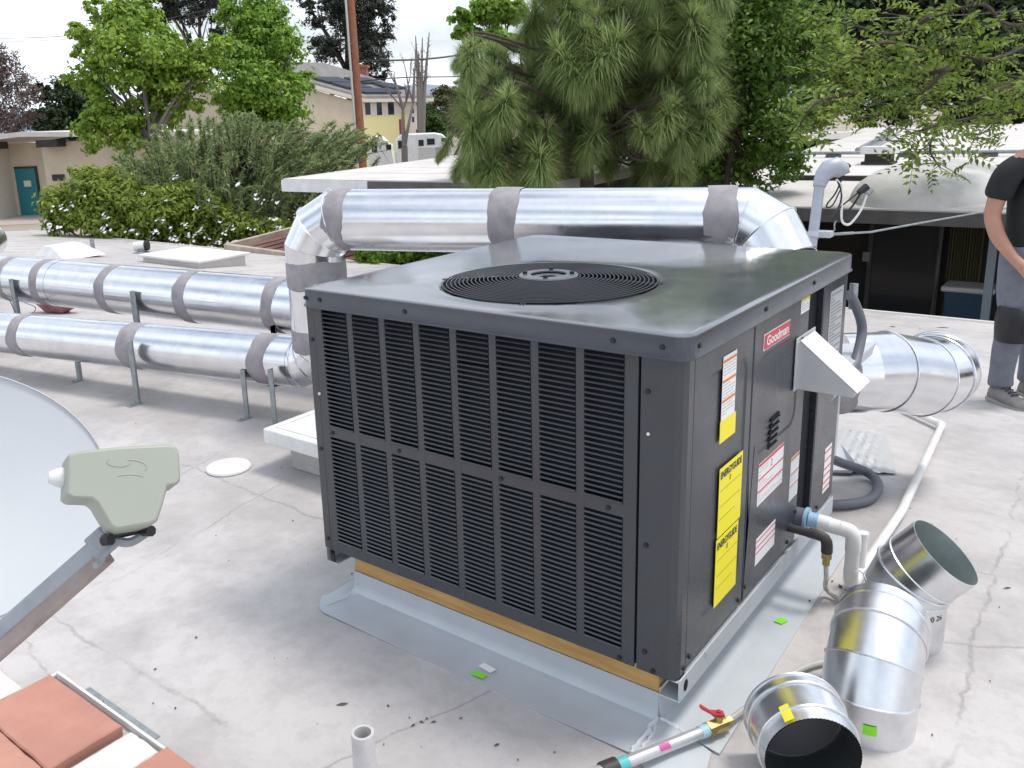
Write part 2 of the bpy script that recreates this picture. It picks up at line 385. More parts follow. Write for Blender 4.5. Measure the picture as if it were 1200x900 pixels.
for k in range(4):
    a = math.radians(20+90*k)
    for s in (-.045, .045):
        pts = []
        for i in range(6):
            r = .09+(FR+.012-.09)*i/5; aa = a+s*(.32/r)*.3
            pts.append((FC.x+r*math.cos(aa), FC.y+r*math.sin(aa), gz(min(r, FR))-.004))
        gd.tube(pts, .0032, 5)
obj('fan_guard', gd, GUARD, unit)
hp = MB(); hp.loft([cl(.052, gz(.05)+.002, 40), cl(.052, gz(.05)+.006, 40), cl(.084, gz(.1)+.006, 40), cl(.086, gz(.1)+.002, 40)]); 
hp.loft([cl(.028, gz(0)-.004, 24), cl(.05, gz(0)-.002, 24)])
obj('guard_hub', hp, mat('hub_light_grey', (.17, .18, .20), .3, metal=.3), unit)
hb = MB()
for k in range(4):
    a = math.radians(25+90*k); p = Vector((FC.x+.068*math.cos(a), FC.y+.068*math.sin(a), gz(.07)+.006)); hb.tube([p, p+Vector((0, 0, .008))], .007, 6)
obj('hub_bolts', hb, BLACK, unit)

# ---- frame, posts
top = UH-.05
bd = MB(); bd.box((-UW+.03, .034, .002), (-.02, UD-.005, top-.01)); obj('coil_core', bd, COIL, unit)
cp = MB(); cp.prism([(-.105, .0), (-.022, .0), (-.006, .006), (0, .022), (0, .048), (-.02, .05), (-.105, .02)], 0, top, lambda u, v, h: Vector((u, v, h)))
obj('corner_post', cp, PAINT, unit, ang=.35)
cp = MB(); cp.prism([(-UW, .0), (-UW+.034, .0), (-UW+.034, .05), (-UW, .05)], 0, top, lambda u, v, h: Vector((u, v, h)))
obj('corner_post', cp, PAINT, unit, bevel=.004)
bk = MB(); bk.box((-UW, .051, 0), (-UW+.008, UD, top)); obj('left_panel', bk, PAINT, unit, bevel=.002)
bk = MB(); bk.box((-UW+.008, UD-.006, 0), (-.01, UD, top)); obj('back_panel', bk, PAINT, unit, bevel=.002)
# ---- louvred panel with every slat
x0s = [-1.145+.1276*i+.0005 for i in range(8)]; SW = .1055
rows = [(.428, .812, 28), (.036, .395, 26)]
lp = MB(); Y0, Y1 = -.001, .006
xs = [-1.177]+sum([[x, x+SW] for x in x0s], [])+[-.1115]
for i in range(0, len(xs), 2): lp.box((xs[i], Y0, .001), (xs[i+1], Y1, top-.002))
for x in x0s:
    for a, b in ((.001, .036), (.395, .428)): lp.box((x, Y0+.0004, a), (x+SW, Y1, b))
louv = obj('louvred_panel', lp, PAINT, unit, smooth=False)
sl = MB(); hw = SW/2-.0005
prof = [(-.0048, .0), (-.0040, -.0004), (.0006, .0022), (.0002, .0034), (-.0016, .0036), (-.0050, .0010)]
sl.loft([[Vector((sx*hw, y, z)) for y, z in prof] for sx in (-1, 1)], True, True)
slats = []
for zi, (a, b, n) in enumerate(rows):
    p = (b-a)/n
    for k in range(n):
        for x in x0s: slats.append(Vector((x+SW/2, .0, a+p*(k+.18))))
slats.sort(key=lambda v: (v-CAM).length)
first = obj('slat', sl, PAINT, None, smooth=False); ORIG[louv.name] = ORIG[unit.name]
first.parent = louv; first.location = slats[0]-ORIG[unit.name]
for p in slats[1:300]: inst('slat', first, louv, p)
rest = MB()
for p in slats[300:]: rest.loft([[p+Vector((sx*hw, y, z)) for y, z in prof] for sx in (-1, 1)], True, True)
obj('slat', rest, PAINT, louv, smooth=False, kind='stuff')
lt = MB()
for i, x in enumerate(x0s): lt.box((x, -.0025, top-.010), (x+SW, .004, top-.0075))
obj('drip_lip', lt, PAINT, unit, smooth=False)

# ---- right-hand service side (x = 0)
def door(name, y0, y1, z0, z1, x=0.0, t=.012, emboss=None):
    mb = MB(); fn = lambda u, v, h: Vector((h, u, v))
    if emboss:
        ey0, ey1, ez0, ez1, d = emboss; n = 6
        out_ = rrect(y0, z0, y1, z1, .004, n); a = rrect(ey0, ez0, ey1, ez1, .05, n); b = rrect(ey0+.008, ez0+.008, ey1-.008, ez1-.008, .044, n)
        lo = [fn(*p, x-t) for p in out_]; l1 = [fn(*p, x) for p in out_]; l2 = [fn(*p, x) for p in a]; l3 = [fn(*p, x+d) for p in b]
        mb.loft([lo, l1, l2, l3], True, True)
    else: mb.box((x-t, y0, z0), (x, y1, z1))
    return obj(name, mb, PAINT, unit, bevel=.0025, ang=.3)
door('service_door', .053, .420, .012, top-.004, -.001, emboss=(.115, .385, .10, .735, -.004))
door('control_door', .4265, .872, .012, top-.004, 0, emboss=(.46, .80, .42, .70, -.003))
door('filter_panel', 1.045, UD, .012, top-.004, -.001)
rc = MB(); rc.box((-.07, .8725, .012), (-.062, 1.0445, top-.004)); obj('recess_back', rc, PAINT, unit, smooth=False)
rc = MB(); rc.prism([(-.062, 1.046), (-.062, 1.036), (-.004, 1.024), (-.001, 1.03), (-.001, 1.046)], .012, top-.02, lambda u, v, h: Vector((u, v, h))); obj('recess_jamb', rc, PAINT, unit, ang=.3)
# vent slots in the control door
vs_ = MB()
for k in range(5):
    z = .415+.018*k; y = .567+.004*k
    vs_.prism([(y, z), (y+.072, z+.001), (y+.074, z+.010), (y+.002, z+.009)], .0005, .0045, lambda u, v, h: Vector((h-.0035, u, v)))
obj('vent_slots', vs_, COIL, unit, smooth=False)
vl = MB()
for k in range(5):
    z = .411+.018*k; y = .567+.004*k
    vl.prism([(y, z), (y+.072, z+.001), (y+.073, z+.005), (y+.001, z+.004)], .0, .006, lambda u, v, h: Vector((h, u, v)))
obj('vent_hoods', vl, PAINT, unit, smooth=False)

# ---- stickers on the service side
def sticker(name, y0, y1, z0, z1, m, x=.0, parent=unit, skew=0):
    mb = MB(); mb.prism([(y0, z0), (y1, z0+skew), (y1, z1+skew), (y0, z1)], x+.0003, x+.0011, lambda u, v, h: Vector((h, u, v)))
    return obj(name, mb, m, parent, smooth=False)
def bars(name, rects, m, parent, x=.0011, jit=0):
    if name == 'print':
        for (a, b, c, d) in rects: mb = MB(); mb.box((x, a, c), (x+.0004, b, d)); obj('printed_stripe', mb, m, parent, smooth=False)
        return
    mb = MB()
    for (a, b, c, d) in rects: mb.box((x, a, c), (x+.0004, b, d))
    return obj(name, mb, m, parent, smooth=False, kind='stuff')
def fine(y0, y1, z0, z1, pitch, fill=.45, seed=1):
    r = random.Random(seed); o = []; z = z1
    while z-pitch*fill > z0:
        y = y0
        while y < y1-.004:
            l = min(r.uniform(.008, .03), y1-y); o.append((y, y+l, z-pitch*fill, z)); y += l+.004
            if r.random() < .12: break
        z -= pitch
    return o
s = sticker('warning_label', .214, .300, .600, .762, LABW)
bars('print', [(.216, .298, .745, .752), (.216, .298, .695, .702), (.216, .298, .645, .652)], LABO, s)
bars('small_print', fine(.22, .294, .655, .690, .008, .3, 2)+fine(.22, .294, .607, .640, .008, .3, 3)+fine(.22, .294, .706, .74, .008, .3, 5), LABG, s)
sticker('yellow_tag', .210, .311, .543, .5995, LABY)
for z0, z1, nm in ((.287, .474, 0), (.094, .283, 1)):
    s = sticker('energy_label', .219-.004*nm, .374-.010*nm, z0, z1, LABY, x=.0005)
    text('ENERGYGUIDE', (.0024, .226-.004*nm, z1-.030), (0, 1, 0), (0, 0, 1), .140-.008*nm, .020, LABT, s, bold=.03)
    bars('small_print', [(.226, .362, z1-.062, z1-.0605), (.226, .362, z1-.105, z1-.1035), (.226, .33, z1-.14, z1-.1385), (.285, .295, z1-.05, z1-.036)], mat('label_olive_line', (.35, .30, .02), .5), s, x=.0017)
s = sticker('brand_badge', .490, .698, .711, .756, LABW)
mb = MB(); mb.prism(rrect(.494, .714, .694, .753, .004, 3), .001, .0028, lambda u, v, h: Vector((h, u, v))); obj('badge_field', mb, BADGE, s, smooth=False)
text('Goodman', (.0032, .508, .721), (0, 1, 0), (0, 0, 1), .172, .027, LABW, s, bold=.02)
s = sticker('warning_label', .503, .710, .263, .388, LABW)
bars('print', [(.504, .709, .378, .387), (.504, .709, .338, .343), (.504, .709, .302, .307)], LABR, s)
bars('small_print', fine(.51, .70, .312, .334, .008, .3, 7)+fine(.51, .70, .267, .30, .008, .3, 8)+fine(.51, .58, .345, .372, .009, .3, 9), mat('label_pink_print', (.55, .40, .41), .6), s)
text('2', (.0017, .60, .352), (0, 1, 0), (0, 0, 1), .012, .02, LABT, s)
s = sticker('warning_label', .786, .866, .168, .310, LABW)
bars('print', [(.787, .865, .298, .307), (.787, .865, .252, .257), (.787, .865, .212, .217)], LABO, s)
bars('small_print', fine(.79, .86, .222, .248, .008, .3, 17)+fine(.79, .86, .172, .208, .008, .3, 18), LABG, s)
s = sticker('warning_label', .513, .672, .078, .160, LABW)
bars('print', [(.514, .671, .148, .152), (.514, .671, .130, .134), (.514, .671, .112, .116)], LABR, s)
s = sticker('caution_label', .790, .868, .750, .806, LABW)
bars('print', [(.790, .868, .785, .805)], mat('label_ochre', (.75, .60, .03), .5), s)
bars('small_print', fine(.795, .862, .755, .78, .007, .3, 4), LABG, s)
s = sticker('rating_plate', 1.090, 1.232, .525, .762, LABS, x=-.001)
bars('small_print', fine(1.10, 1.225, .535, .75, .011, .4, 21), mat('label_grey_print', (.22, .22, .24), .6), s, x=.0003)
s = sticker('warning_label', 1.155, 1.232, .055, .217, LABW, x=-.001)
bars('print', [(1.156, 1.231, z, z+.005) for z in (.20, .17, .14, .115, .09, .068)], LABR, s, x=.0003)
# ---- screws
def screw_mesh(ax):
    mb = MB(); n = 8; f = (lambda a, h: Vector((math.cos(a)*.0062, -h, math.sin(a)*.0062))) if ax == 'y' else (lambda a, h: Vector((h, math.cos(a)*.0062, math.sin(a)*.0062)))
    mb.loft([[f(2*math.pi*i/n, h)*(1 if h < .003 else .999) for i in range(n)] for h in (0, .004)], False, True); return mb
sy = obj('screw', screw_mesh('y'), BLACK, None); sx = obj('screw', screw_mesh('x'), BLACK, None)
fr = [(-1.195, 0, UH-.026), (-1.135, 0, UH-.026), (-.80, 0, UH-.026), (-.17, 0, UH-.026), (-.05, 0, UH-.026)]
fr = [(x, -.012, z) for x, y, z in fr]
fr += [(-1.193, 0, .70), (-1.193, 0, .345), (-1.193, 0, .035), (-1.134, -.001, .41), (-.86, -.001, .41), (-.50, -.001, .41), (-.185, -.001, .41),
       (-.088, 0, .72), (-.085, 0, .34), (-.083, 0, .055), (-.15, -.001, .012), (-.06, 0, .010)]
rt = [(.012, .04, UH-.026), (.012, .46, UH-.026), (.012, .86, UH-.026), (0, .072, .035), (0, .040, .02), (0, .395, .03), (0, .44, .05), (0, .86, .11), (0, .80, .03), (0, 1.10, .03), (0, 1.26, .45)]
for i, p in enumerate(fr):
    if i == 0: sy.parent = unit; sy.location = Vector(p)-ORIG[unit.name]
    else: inst('screw', sy, unit, p)
for i, p in enumerate(rt):
    if i == 0: sx.parent = unit; sx.location = Vector(p)-ORIG[unit.name]
    else: inst('screw', sx, unit, p)
lt = MB(); lt.tube([(-1.178, -.001, .53), (-1.178, -.004, .53)], .005, 8); lt.tube([(-.084, -.001, .62), (-.084, -.004, .62)], .004, 8); obj('bright_rivet', lt, PVC, unit)
# ---- base rails
def rail(x0, x1, y0, y1):
    mb = MB(); mb.box((x1-.004, y0, -.058), (x1, y1, .004)); mb.box((x0, y0+.002, -.058), (x1-.004, y1-.002, -.054)); mb.box((x0, y0+.002, -.006), (x1-.004, y1-.002, -.002))
    return mb
br = obj('base_rail', rail(-.05, .006, .006, UD), GALVR, unit, bevel=.0015)
h = MB(); n = 12; h.loft([[Vector((.0068, .042+.012*math.cos(2*math.pi*i/n), -.026+.016*math.sin(2*math.pi*i/n))) for i in range(n)], [Vector((.002, .042+.012*math.cos(2*math.pi*i/n), -.026+.016*math.sin(2*math.pi*i/n))) for i in range(n)]], True, True)
obj('lifting_hole', h, COIL, br)
t = MB(); t.box((.0062, .16, -.018), (.0072, .18, .0)); obj('rail_tag', t, LABG, br, smooth=False)
l = MB(); l.box((-UW-.004, .006, -.056), (-UW, UD, .004)); l.box((-UW, .008, -.056), (-UW+.045, UD-.002, -.052))
lb = obj('base_rail', l, GALVR, unit, bevel=.0015)
l = MB(); l.box((-UW+.012, .010, -.05), (-UW+.03, .014, -.012)); l.box((-UW+.018, .004, -.022), (-UW+.026, .010, -.014)); obj('rail_bracket', l, BLACK, lb)
bp = MB(); bp.box((-UW+.046, .02, -.008), (-.051, UD-.01, -.003)); obj('base_pan', bp, GALVR, unit, smooth=False)
# ---- flue hood: a white wedge on the right side with a bracket below; shade on its sides is put into the grey
hd = MB(); y0, y1 = .775, .905
hd.prism([(0.0, .672), (.012, .674), (.165, .548), (.160, .530), (.0, .530)], y0, y1, lambda u, v, h: Vector((u, h, v)))
fh = obj('flue_hood', hd, mat('hood_shaded_grey', (.56, .56, .58), .5, noise=(8, 4), col2=(.50, .50, .52)), unit, bevel=.003, ang=.3)
hf = MB(); hf.box((-.0, y0-.012, .526), (.004, y1+.03, .684)); obj('hood_flange', hf, mat('hood_shaded_grey', (.56, .56, .58)), fh, bevel=.001)
hc = MB(); nrm = Vector((.126, 0, .153)).normalized()*.003; a = Vector((.008, 0, .677)); b = Vector((.170, 0, .545))
hc.add([a+Vector((0, y0-.002, 0)), b+Vector((0, y0-.002, 0)), b+Vector((0, y1+.002, 0)), a+Vector((0, y1+.002, 0))]+[p+nrm for p in (a+Vector((0, y0-.002, 0)), b+Vector((0, y0-.002, 0)), b+Vector((0, y1+.002, 0)), a+Vector((0, y1+.002, 0)))],
       [(3, 2, 1, 0), (4, 5, 6, 7), (0, 1, 5, 4), (1, 2, 6, 5), (2, 3, 7, 6), (3, 0, 4, 7)])
obj('hood_top', hc, WHITEP, fh, bevel=.001)
hx = MB(); hx.prism([(.0, .528), (.085, .528), (.085, .49), (.075, .475), (0, .52)], .88, .955, lambda u, v, h: Vector((u, h, v))); obj('hood_bracket', hx, mat('hood_shaded_grey', (.56, .56, .58)), fh, bevel=.002)
for p in ((.003, .79, .60), (.006, .80, .676)):
    inst('screw', sx, unit, p)

# ---- curb under the unit: timber nailers and sheet metal flashing
curb = thing('roof_curb', 'low timber curb flashed with galvanised sheet metal under the air conditioner', 'roof curb', (-UW/2, UD/2, Zr))
cx0, cx1, cy0, cy1 = -1.125, -.064, .046, UD-.05
for lo, hi in (((cx0, cy0, -.081), (cx1, cy0+.04, -.0095)), ((cx0, cy1-.04, -.086), (cx1, cy1, -.0095)), ((cx0, cy0+.042, -.086), (cx0+.04, cy1-.042, -.0095)), ((cx1-.04, cy0+.042, -.086), (cx1, cy1-.042, -.0095))):
    b = MB(); b.box(lo, hi); obj('nailer', b, WOOD, curb, bevel=.003)
FW = .145
def flash(x0, x1):
    """front flashing: upright, rounded heel, apron resting on the roof"""
    prof = [(cy0-.004, -.079), (cy0-.005, -.120), (cy0-.008, -.140), (cy0-.016, -.150), (cy0-.035, -.1555), (cy0-.08, -.1595), (cy0-FW, -.1635), (cy0-FW, -.1665), (cy0-.03, -.160), (cy0-.002, -.15), (cy0-.0015, -.079)]
    return prof
mb = MB(); prof = flash(0, 0); n = 60; loops = []
for i in range(n+1):
    t = i/n; loop = []
    for (y, z) in prof:
        d = cy0-y                                                            # apron widens outwards; far left corner rounded
        xl = cx0-.0-d*.58; xr = cx1+.001+d*.02
        x = xl+(xr-xl)*t
        zz = z+.0025*math.sin(6*t+d*9)*(d/.15)
        yy = y
        if d > .03 and t < .07: yy = y + ((.07-t)/.07)**2*(d-.03)*.60
        loop.append(Vector((x, yy, zz)))
    loops.append(loop)
mb.loft(loops, True, True); obj('front_flashing', mb, GALVR, curb, ang=.6)
mb = MB(); loops = []
prf = [(cx1+.004, -.062), (cx1+.005, -.12), (cx1+.012, -.144), (cx1+.028, -.154), (cx1+.07, -.159), (cx1+.138, -.163), (cx1+.138, -.1668), (cx1+.03, -.160), (cx1+.001, -.148), (cx1+.001, -.062)]
for i in range(25):
    t = i/24; loop = []
    for (x, z) in prf:
        d = x-cx1; ya = cy0-.003-d*.15; yb = cy1+.02+d*.5
        loop.append(Vector((x+.03*(d/.138)*(1-t), ya+(yb-ya)*t, z+.002*math.sin(7*t+d*12)*(d/.15))))
    loops.append(loop)
mb.loft(loops, True, True); obj('side_flashing', mb, GALVR, curb, ang=.6)
mb = MB(); mb.box((cx0-.004, cy0, -.15), (cx0-.001, cy1, -.062)); mb.box((cx0-.075, cy0-.07, -.1665), (cx0-.001, cy1+.05, -.163)); obj('side_flashing', mb, GALVR, curb, bevel=.001)
mb = MB(); mb.box((cx0, cy1+.001, -.15), (cx1, cy1+.004, -.062)); mb.box((cx0-.05, cy1+.001, -.1665), (cx1+.1, cy1+.13, -.1635)); obj('back_flashing', mb, GALVR, curb, bevel=.001)
# corner flap with creases and clear sealant
mb = MB(); a = Vector((cx1, cy0-.004, -.146)); 
pts = [a, Vector((cx1+.0, cy0-.075, -.1565)), Vector((cx1-.004, cy0-.150, -.161)), Vector((cx1+.06, cy0-.175, -.164)), Vector((cx1+.125, cy0-.165, -.1645)), Vector((cx1+.165, cy0-.10, -.1638)), Vector((cx1+.15, cy0-.03, -.162)), Vector((cx1+.08, cy0-.01, -.156))]
mid = Vector((cx1+.06, cy0-.08, -.1555)); mb.add([mid]+pts, [(0, i+1, (i+1) % 8+1) for i in range(8)])
mb.add([p-Vector((0, 0, .002)) for p in [mid]+pts], [(0, (i+1) % 8+1, i+1) for i in range(8)])
obj('corner_flap', mb, GALVR, curb, ang=.25)
SEAL = mat('clear_sealant', (.62, .64, .66), .12, spec=.7, bump=(70, .8, .004))
mb = MB(); r = random.Random(3)
def bead(p, q, w, n=14):
    pts = [p.lerp(q, i/n)+Vector((r.uniform(-1, 1)*.004, r.uniform(-1, 1)*.004, 0)) for i in range(n+1)]
    mb.tube(pts, [w*r.uniform(.7, 1.25) for _ in pts], 6)
bead(a+Vector((.003, -.004, -.001)), Vector((cx1-.004, cy0-.148, -.161)), .006); bead(a+Vector((.008, -.002, -.002)), Vector((cx1+.085, cy0-.012, -.157)), .006)
bead(Vector((cx1+.012, cy0-.03, -.153)), Vector((cx1+.012, cy0-.15, -.162)), .004)
obj('sealant_bead', mb, SEAL, curb)
lc = MB(); lc.tube([Vector((cx0+.012, cy0-.008, -.118)), Vector((cx0+.002, cy0-.05, -.151)), Vector((cx0-.03, cy0-.12, -.1612))], [.0015, .002, .0015], 5); obj('flashing_fold', lc, GALVR, curb)
# stickers on the flashing
def patch(name, c, ux, uy, m, lab=None, lift=.0015, th=.0008):
    ux, uy = Vector(ux), Vector(uy); nn = ux.cross(uy).normalized(); c = Vector(c)
    if nn.z < 0: nn = -nn
    mb = MB(); q = [c-ux-uy, c+ux-uy, c+ux+uy, c-ux+uy]; mb.add([p+nn*lift for p in q]+[p+nn*(lift+th) for p in q], [(3, 2, 1, 0), (4, 5, 6, 7), (0, 1, 5, 4), (1, 2, 6, 5), (2, 3, 7, 6), (3, 0, 4, 7)])
    return obj(name, mb, m, curb, smooth=False, label=lab)
g = onz(561, 791, -.1585); patch('sticker', g, (.020, .0015, 0), (.0, .0095, -.0002), GREEN, 'bright green sticker on the front flashing')
g = onz(571, 783, -.157); patch('sticker', g, (.023, -.003, .0), (.002, .011, -.0002), LABW, 'white sticker on the front flashing', lift=.001)
g = onz(915, 728, -.160); patch('sticker', g, (.012, .0, -.0008), (.004, .016, 0), GREEN, 'bright green sticker on the side flashing')
dr = MB()
for (x, y, r_) in ((906, 693, .006), (897, 690, .003), (909, 697, .004), (949, 704, .004)):
    p = onz(x, y, -.159); dr.add([p+Vector((math.cos(k)*r_*random.uniform(.6, 1.2), math.sin(k)*r_*random.uniform(.6, 1.2), 0)) for k in range(6)]+[p+Vector((0, 0, .004))], [(i, (i+1) % 6, 6) for i in range(6)])
o = obj('tar_specks', dr, BLACK, curb, kind='stuff')
# ------------------------------------------------------------------ round sheet-metal ducts
def duct_rings(P, r, n=40):
    """mitred ring at every node of a polyline"""
    P = [Vector(p) for p in P]; k = len(P); d = [(P[i+1]-P[i]).normalized() for i in range(k-1)]
    ref = d[0].orthogonal().normalized(); rings = []
    for i in range(k):
        din = d[max(i-1, 0)]; dout = d[min(i, k-2)]; nrm = (din+dout).normalized()
        if i: 
            q = d[max(i-2, 0)].rotation_difference(din); ref = (q @ ref).normalized() if i > 1 else ref
        u = (ref-din*ref.dot(din)).normalized(); w = din.cross(u); ring = []
        for j in range(n):
            o = (u*math.cos(2*math.pi*j/n)+w*math.sin(2*math.pi*j/n))*r
            t = -o.dot(nrm)/din.dot(nrm); ring.append(P[i]+o+din*t)
        rings.append(ring)
    return rings
def ring_tube(mb, ring, w): mb.tube(ring, w, 6, closed=True)
def duct(root, P, r, names, beads=(), m=None, open0=False, open1=False, bead_w=.004, slip=.0012):
    """each stretch between two nodes is a part of its own; names gives its kind"""
    rings = duct_rings(P, r); parts = []; k = len(P)
    for i in range(k-1):
        mb = MB(); a, b = rings[i], rings[i+1]; c0 = sum(a, Vector())/len(a); c1 = sum(b, Vector())/len(b); dd = (c1-c0).normalized()
        s = 1+slip/r*(i % 2); A = [c0+(p-c0)*s for p in a]; B = [c1+(p-c1)*s for p in b]
        nsub = max(1, int((c1-c0).length/.12)) if (c1-c0).length < .6 else 2
        loops = [[p.lerp(q, t/nsub) for p, q in zip(A, B)] for t in range(nsub+1)]
        mb.loft(loops, False, False)
        mb.cur = 1; q_ = 1-.0022/r
        inn = [[c0.lerp(c1, t/nsub)+(p-c0.lerp(c1, t/nsub))*q_ for p in loops[t]] for t in range(nsub+1)]
        mb.loft(list(reversed(inn)), False, False)
        mb.loft([A, inn[0]]) if i == 0 else None
        mb.loft([B, inn[-1]]) if i == k-2 else None
        mb.cur = 0
        if (c1-c0).length > .3:                                   # snap-lock seam along the sheet
            vw = Vector((0, 0, .75))-(CAM-c0).normalized()*.6; jj = max(range(len(A)), key=lambda j_: (A[j_]-c0).dot(vw)); e_ = (A[jj]-c0).normalized(); t_ = e_.cross(dd)*.005
            mb.loft([[A[jj]+e_*.0005-t_, A[jj]+e_*.003-t_*.7, A[jj]+e_*.003+t_*.7, A[jj]+e_*.0005+t_], [B[jj]+e_*.0005-t_, B[jj]+e_*.003-t_*.7, B[jj]+e_*.003+t_*.7, B[jj]+e_*.0005+t_]], True, True)
        if i+1 in beads and i+1 < k: ring_tube(mb, [c1+(p-c1)*(1.0+.002/r) for p in b], bead_w)
        if i == 0 and 0 in beads: ring_tube(mb, [c0+(p-c0)*1.0 for p in a], bead_w)
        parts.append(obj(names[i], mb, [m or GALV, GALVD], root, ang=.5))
    return rings, parts
def band(root, c, d, r, w, m=MASTIC, seed=0, name='mastic_band'):
    """brushed-on mastic: a thin sleeve with uneven edges"""
    rr = random.Random(seed); c = Vector(c); d = Vector(d).normalized(); u = d.orthogonal().normalized(); v = d.cross(u); n = 40; mb = MB()
    e = [[0]*n, [0]*n]
    for s in (0, 1):
        ph = [rr.uniform(0, 6.28) for _ in range(4)]
        for j in range(n): e[s][j] = .006*math.sin(2*2*math.pi*j/n+ph[0])+.004*math.sin(5*2*math.pi*j/n+ph[1])+.003*rr.uniform(-1, 1)
    loops = []
    for k, (t, rad) in enumerate(((-.5, r+.0005), (-.47, r+.003), (0, r+.004), (.47, r+.003), (.5, r+.0005))):
        loops.append([c+d*(t*w+(e[0][j] if k < 2 else e[1][j] if k > 2 else 0))+(u*math.cos(2*math.pi*j/n)+v*math.sin(2*math.pi*j/n))*(rad+.001*rr.uniform(-1, 1)) for j in range(n)])
    mb.loft(loops); return obj(name, mb, m, root)
def elbow(p, d0, d1, R, k):
    """nodes of a k-gore elbow from point p heading d0, leaving along d1"""
    d0, d1 = Vector(d0).normalized(), Vector(d1).normalized(); ang = d0.angle(d1); ax = d0.cross(d1).normalized(); side = ax.cross(d0)
    c = Vector(p)+side*R; o = []
    for i in range(k):
        a = ang*(i+.5)/k; o.append(c + (Matrix.Rotation(a, 3, ax) @ (-side))*R/math.cos(ang/k/2))
    end = c + (Matrix.Rotation(ang, 3, ax) @ (-side))*R
    return o, end
def strut(root, p, top, w=.021, name='support_leg'):
    """slotted steel angle standing on a small foot"""
    mb = MB(); x, y = p; mb.box((x-w, y-.003, Zr+.004), (x+w, y+.003, top)); mb.box((x-w, y+.003, Zr+.004), (x-w+.006, y+w*1.6, top))
    leg = obj(name, mb, STRUT, root, bevel=.0015)
    f = MB(); f.box((x-w, y-.06, Zr), (x+w, y+.02, Zr+.004)); f.tube([(x, y-.04, Zr+.004), (x, y-.04, Zr+.012)], .007, 6); obj('foot', f, STRUT, leg, smooth=False); return leg

# --- front-left run (low duct) with riser and the duct crossing behind the unit
A0 = Vector((-7.6, .235, .055)); A1 = Vector((-2.61, 1.175, .137)); rA = .133; dA = (A1-A0).normalized()
O0 = Vector((-2.36, 1.40, .878)); O1 = Vector((-.62, 1.875, .862)); rO = .147; dO = (O1-O0).normalized()
low = thing('metal_duct', 'lower round galvanised duct nearest the camera, on steel legs, turning up behind the unit corner', 'duct', (-4.6, .8, Zr), 'round sheet metal ducts on the roof')
pts = [A0]; seams = [-5.55, -4.345, -3.585]
for x in (-6.4, -5.2, -4.1): pts.append(A0+dA*((x-A0.x)/dA.x))
pts.append(A1); nodes, e = elbow(A1, dA, (0.02, .02, 1), .15, 4); pts += nodes+[e]
duct(low, pts, rA, ['duct_section']*4+['elbow_gore']*5, beads=(5, 6, 7, 8), bead_w=.0035)
for i, px in enumerate((34, 165, 318)):
    t = None; best = None
    for s in range(0, 600):
        q = A0+dA*(s*.01); 
        v = q-CAM; z = v.dot(FWD); x = CX+FOC*v.dot(RGT)/z
        if best is None or abs(x-px) < best[0]: best = (abs(x-px), q)
    band(low, best[1], dA, rA, (.10, .13, .12)[i], seed=i)
strut(low, (-3.60, .80), .20, name='support_leg'); strut(low, (-4.36, .87), .03); strut(low, (-6.3, .30), .05)
strut(low, (-2.62, .98), .14, .018); strut(low, (-2.86, .99), .10, .018)

over = thing('metal_duct', 'raised round galvanised duct crossing behind the unit from a taped riser to an elbow', 'duct', (-1.6, 1.6, Zr), 'round sheet metal ducts on the roof')
up = e
dO = Vector((O1.x-up.x, O1.y-up.y, -.012)).normalized(); n1, e1 = elbow((up.x, up.y, .688), (0, 0, 1), dO, .19, 3); O0 = e1
n2, e2 = elbow(O1, dO, Vector((.55, -.25, -.8)), .17, 2)
P = [Vector((up.x, up.y, up.z+.004)), Vector((up.x, up.y, .56))]+n1+[O0.lerp(O1, .5)]+n2+[e2+(e2-n2[-1]).normalized()*.10]
duct(over, P, rO, ['duct_section']*2+['elbow_gore']*2+['duct_section']*2+['elbow_gore']*2, beads=(3, 4, 6, 7, 8), bead_w=.0035)
rs = Vector((up.x, up.y, 0))
band(over, rs+Vector((0, 0, .615)), (0, 0, 1), rO, .13, seed=11); band(over, rs+Vector((0, 0, up.z+.0)), (0, 0, 1), rO, .11, seed=12)
def onpath(p, d, px):
    best = None
    for s in range(-100, 400):
        q = Vector(p)+Vector(d)*(s*.01); v = q-CAM; x = CX+FOC*v.dot(RGT)/v.dot(FWD)
        if best is None or abs(x-px) < best[0]: best = (abs(x-px), q)
    return best[1]
for i, (px, w_) in enumerate(((404, .10), (598, .125), (846, .125))): band(over, onpath(O0, dO, px), dO, rO, w_, seed=20+i)

back = thing('metal_duct', 'second round galvanised duct behind the lower one, with four mastic bands in view', 'duct', (-4.5, 1.5, Zr), 'round sheet metal ducts on the roof')
B0 = Vector((-6.75, 1.17, .285)); B1 = Vector((-1.05, 1.93, .285)); rB = .168; dB = (B1-B0).normalized()
nb, eb = elbow(B0, -dB, Vector((-.85, .6, .04)), .24, 3)
P = [eb+(eb-nb[-1]).normalized()*1.6]+list(reversed(nb))+[onpath(B0, dB, 75), onpath(B0, dB, 140), onpath(B0, dB, 232), B1]
ne, ee = elbow(B1, dB, (.1, -1, 0), .22, 3); P += ne+[ee+Vector((.03, -.32, 0))]
duct(back, P, rB, ['duct_section']+['elbow_gore']*2+['duct_section']*5+['elbow_gore']*4, beads=(1, 2, 3, 8, 9, 10), bead_w=.004)
for i, px in enumerate((62, 140, 232, 333)): band(back, onpath(B0, dB, px), dB, rB, .10, seed=30+i)
band(back, onpath(B0, dB, 20), dB, rB, .09, seed=36)
for px_l in (37, 178):
    q = onpath(B0, dB, px_l); strut(back, (q.x+.06, q.y-rB-.014), .33, .028); strut(back, (-3.2, 1.5), .36, .024)

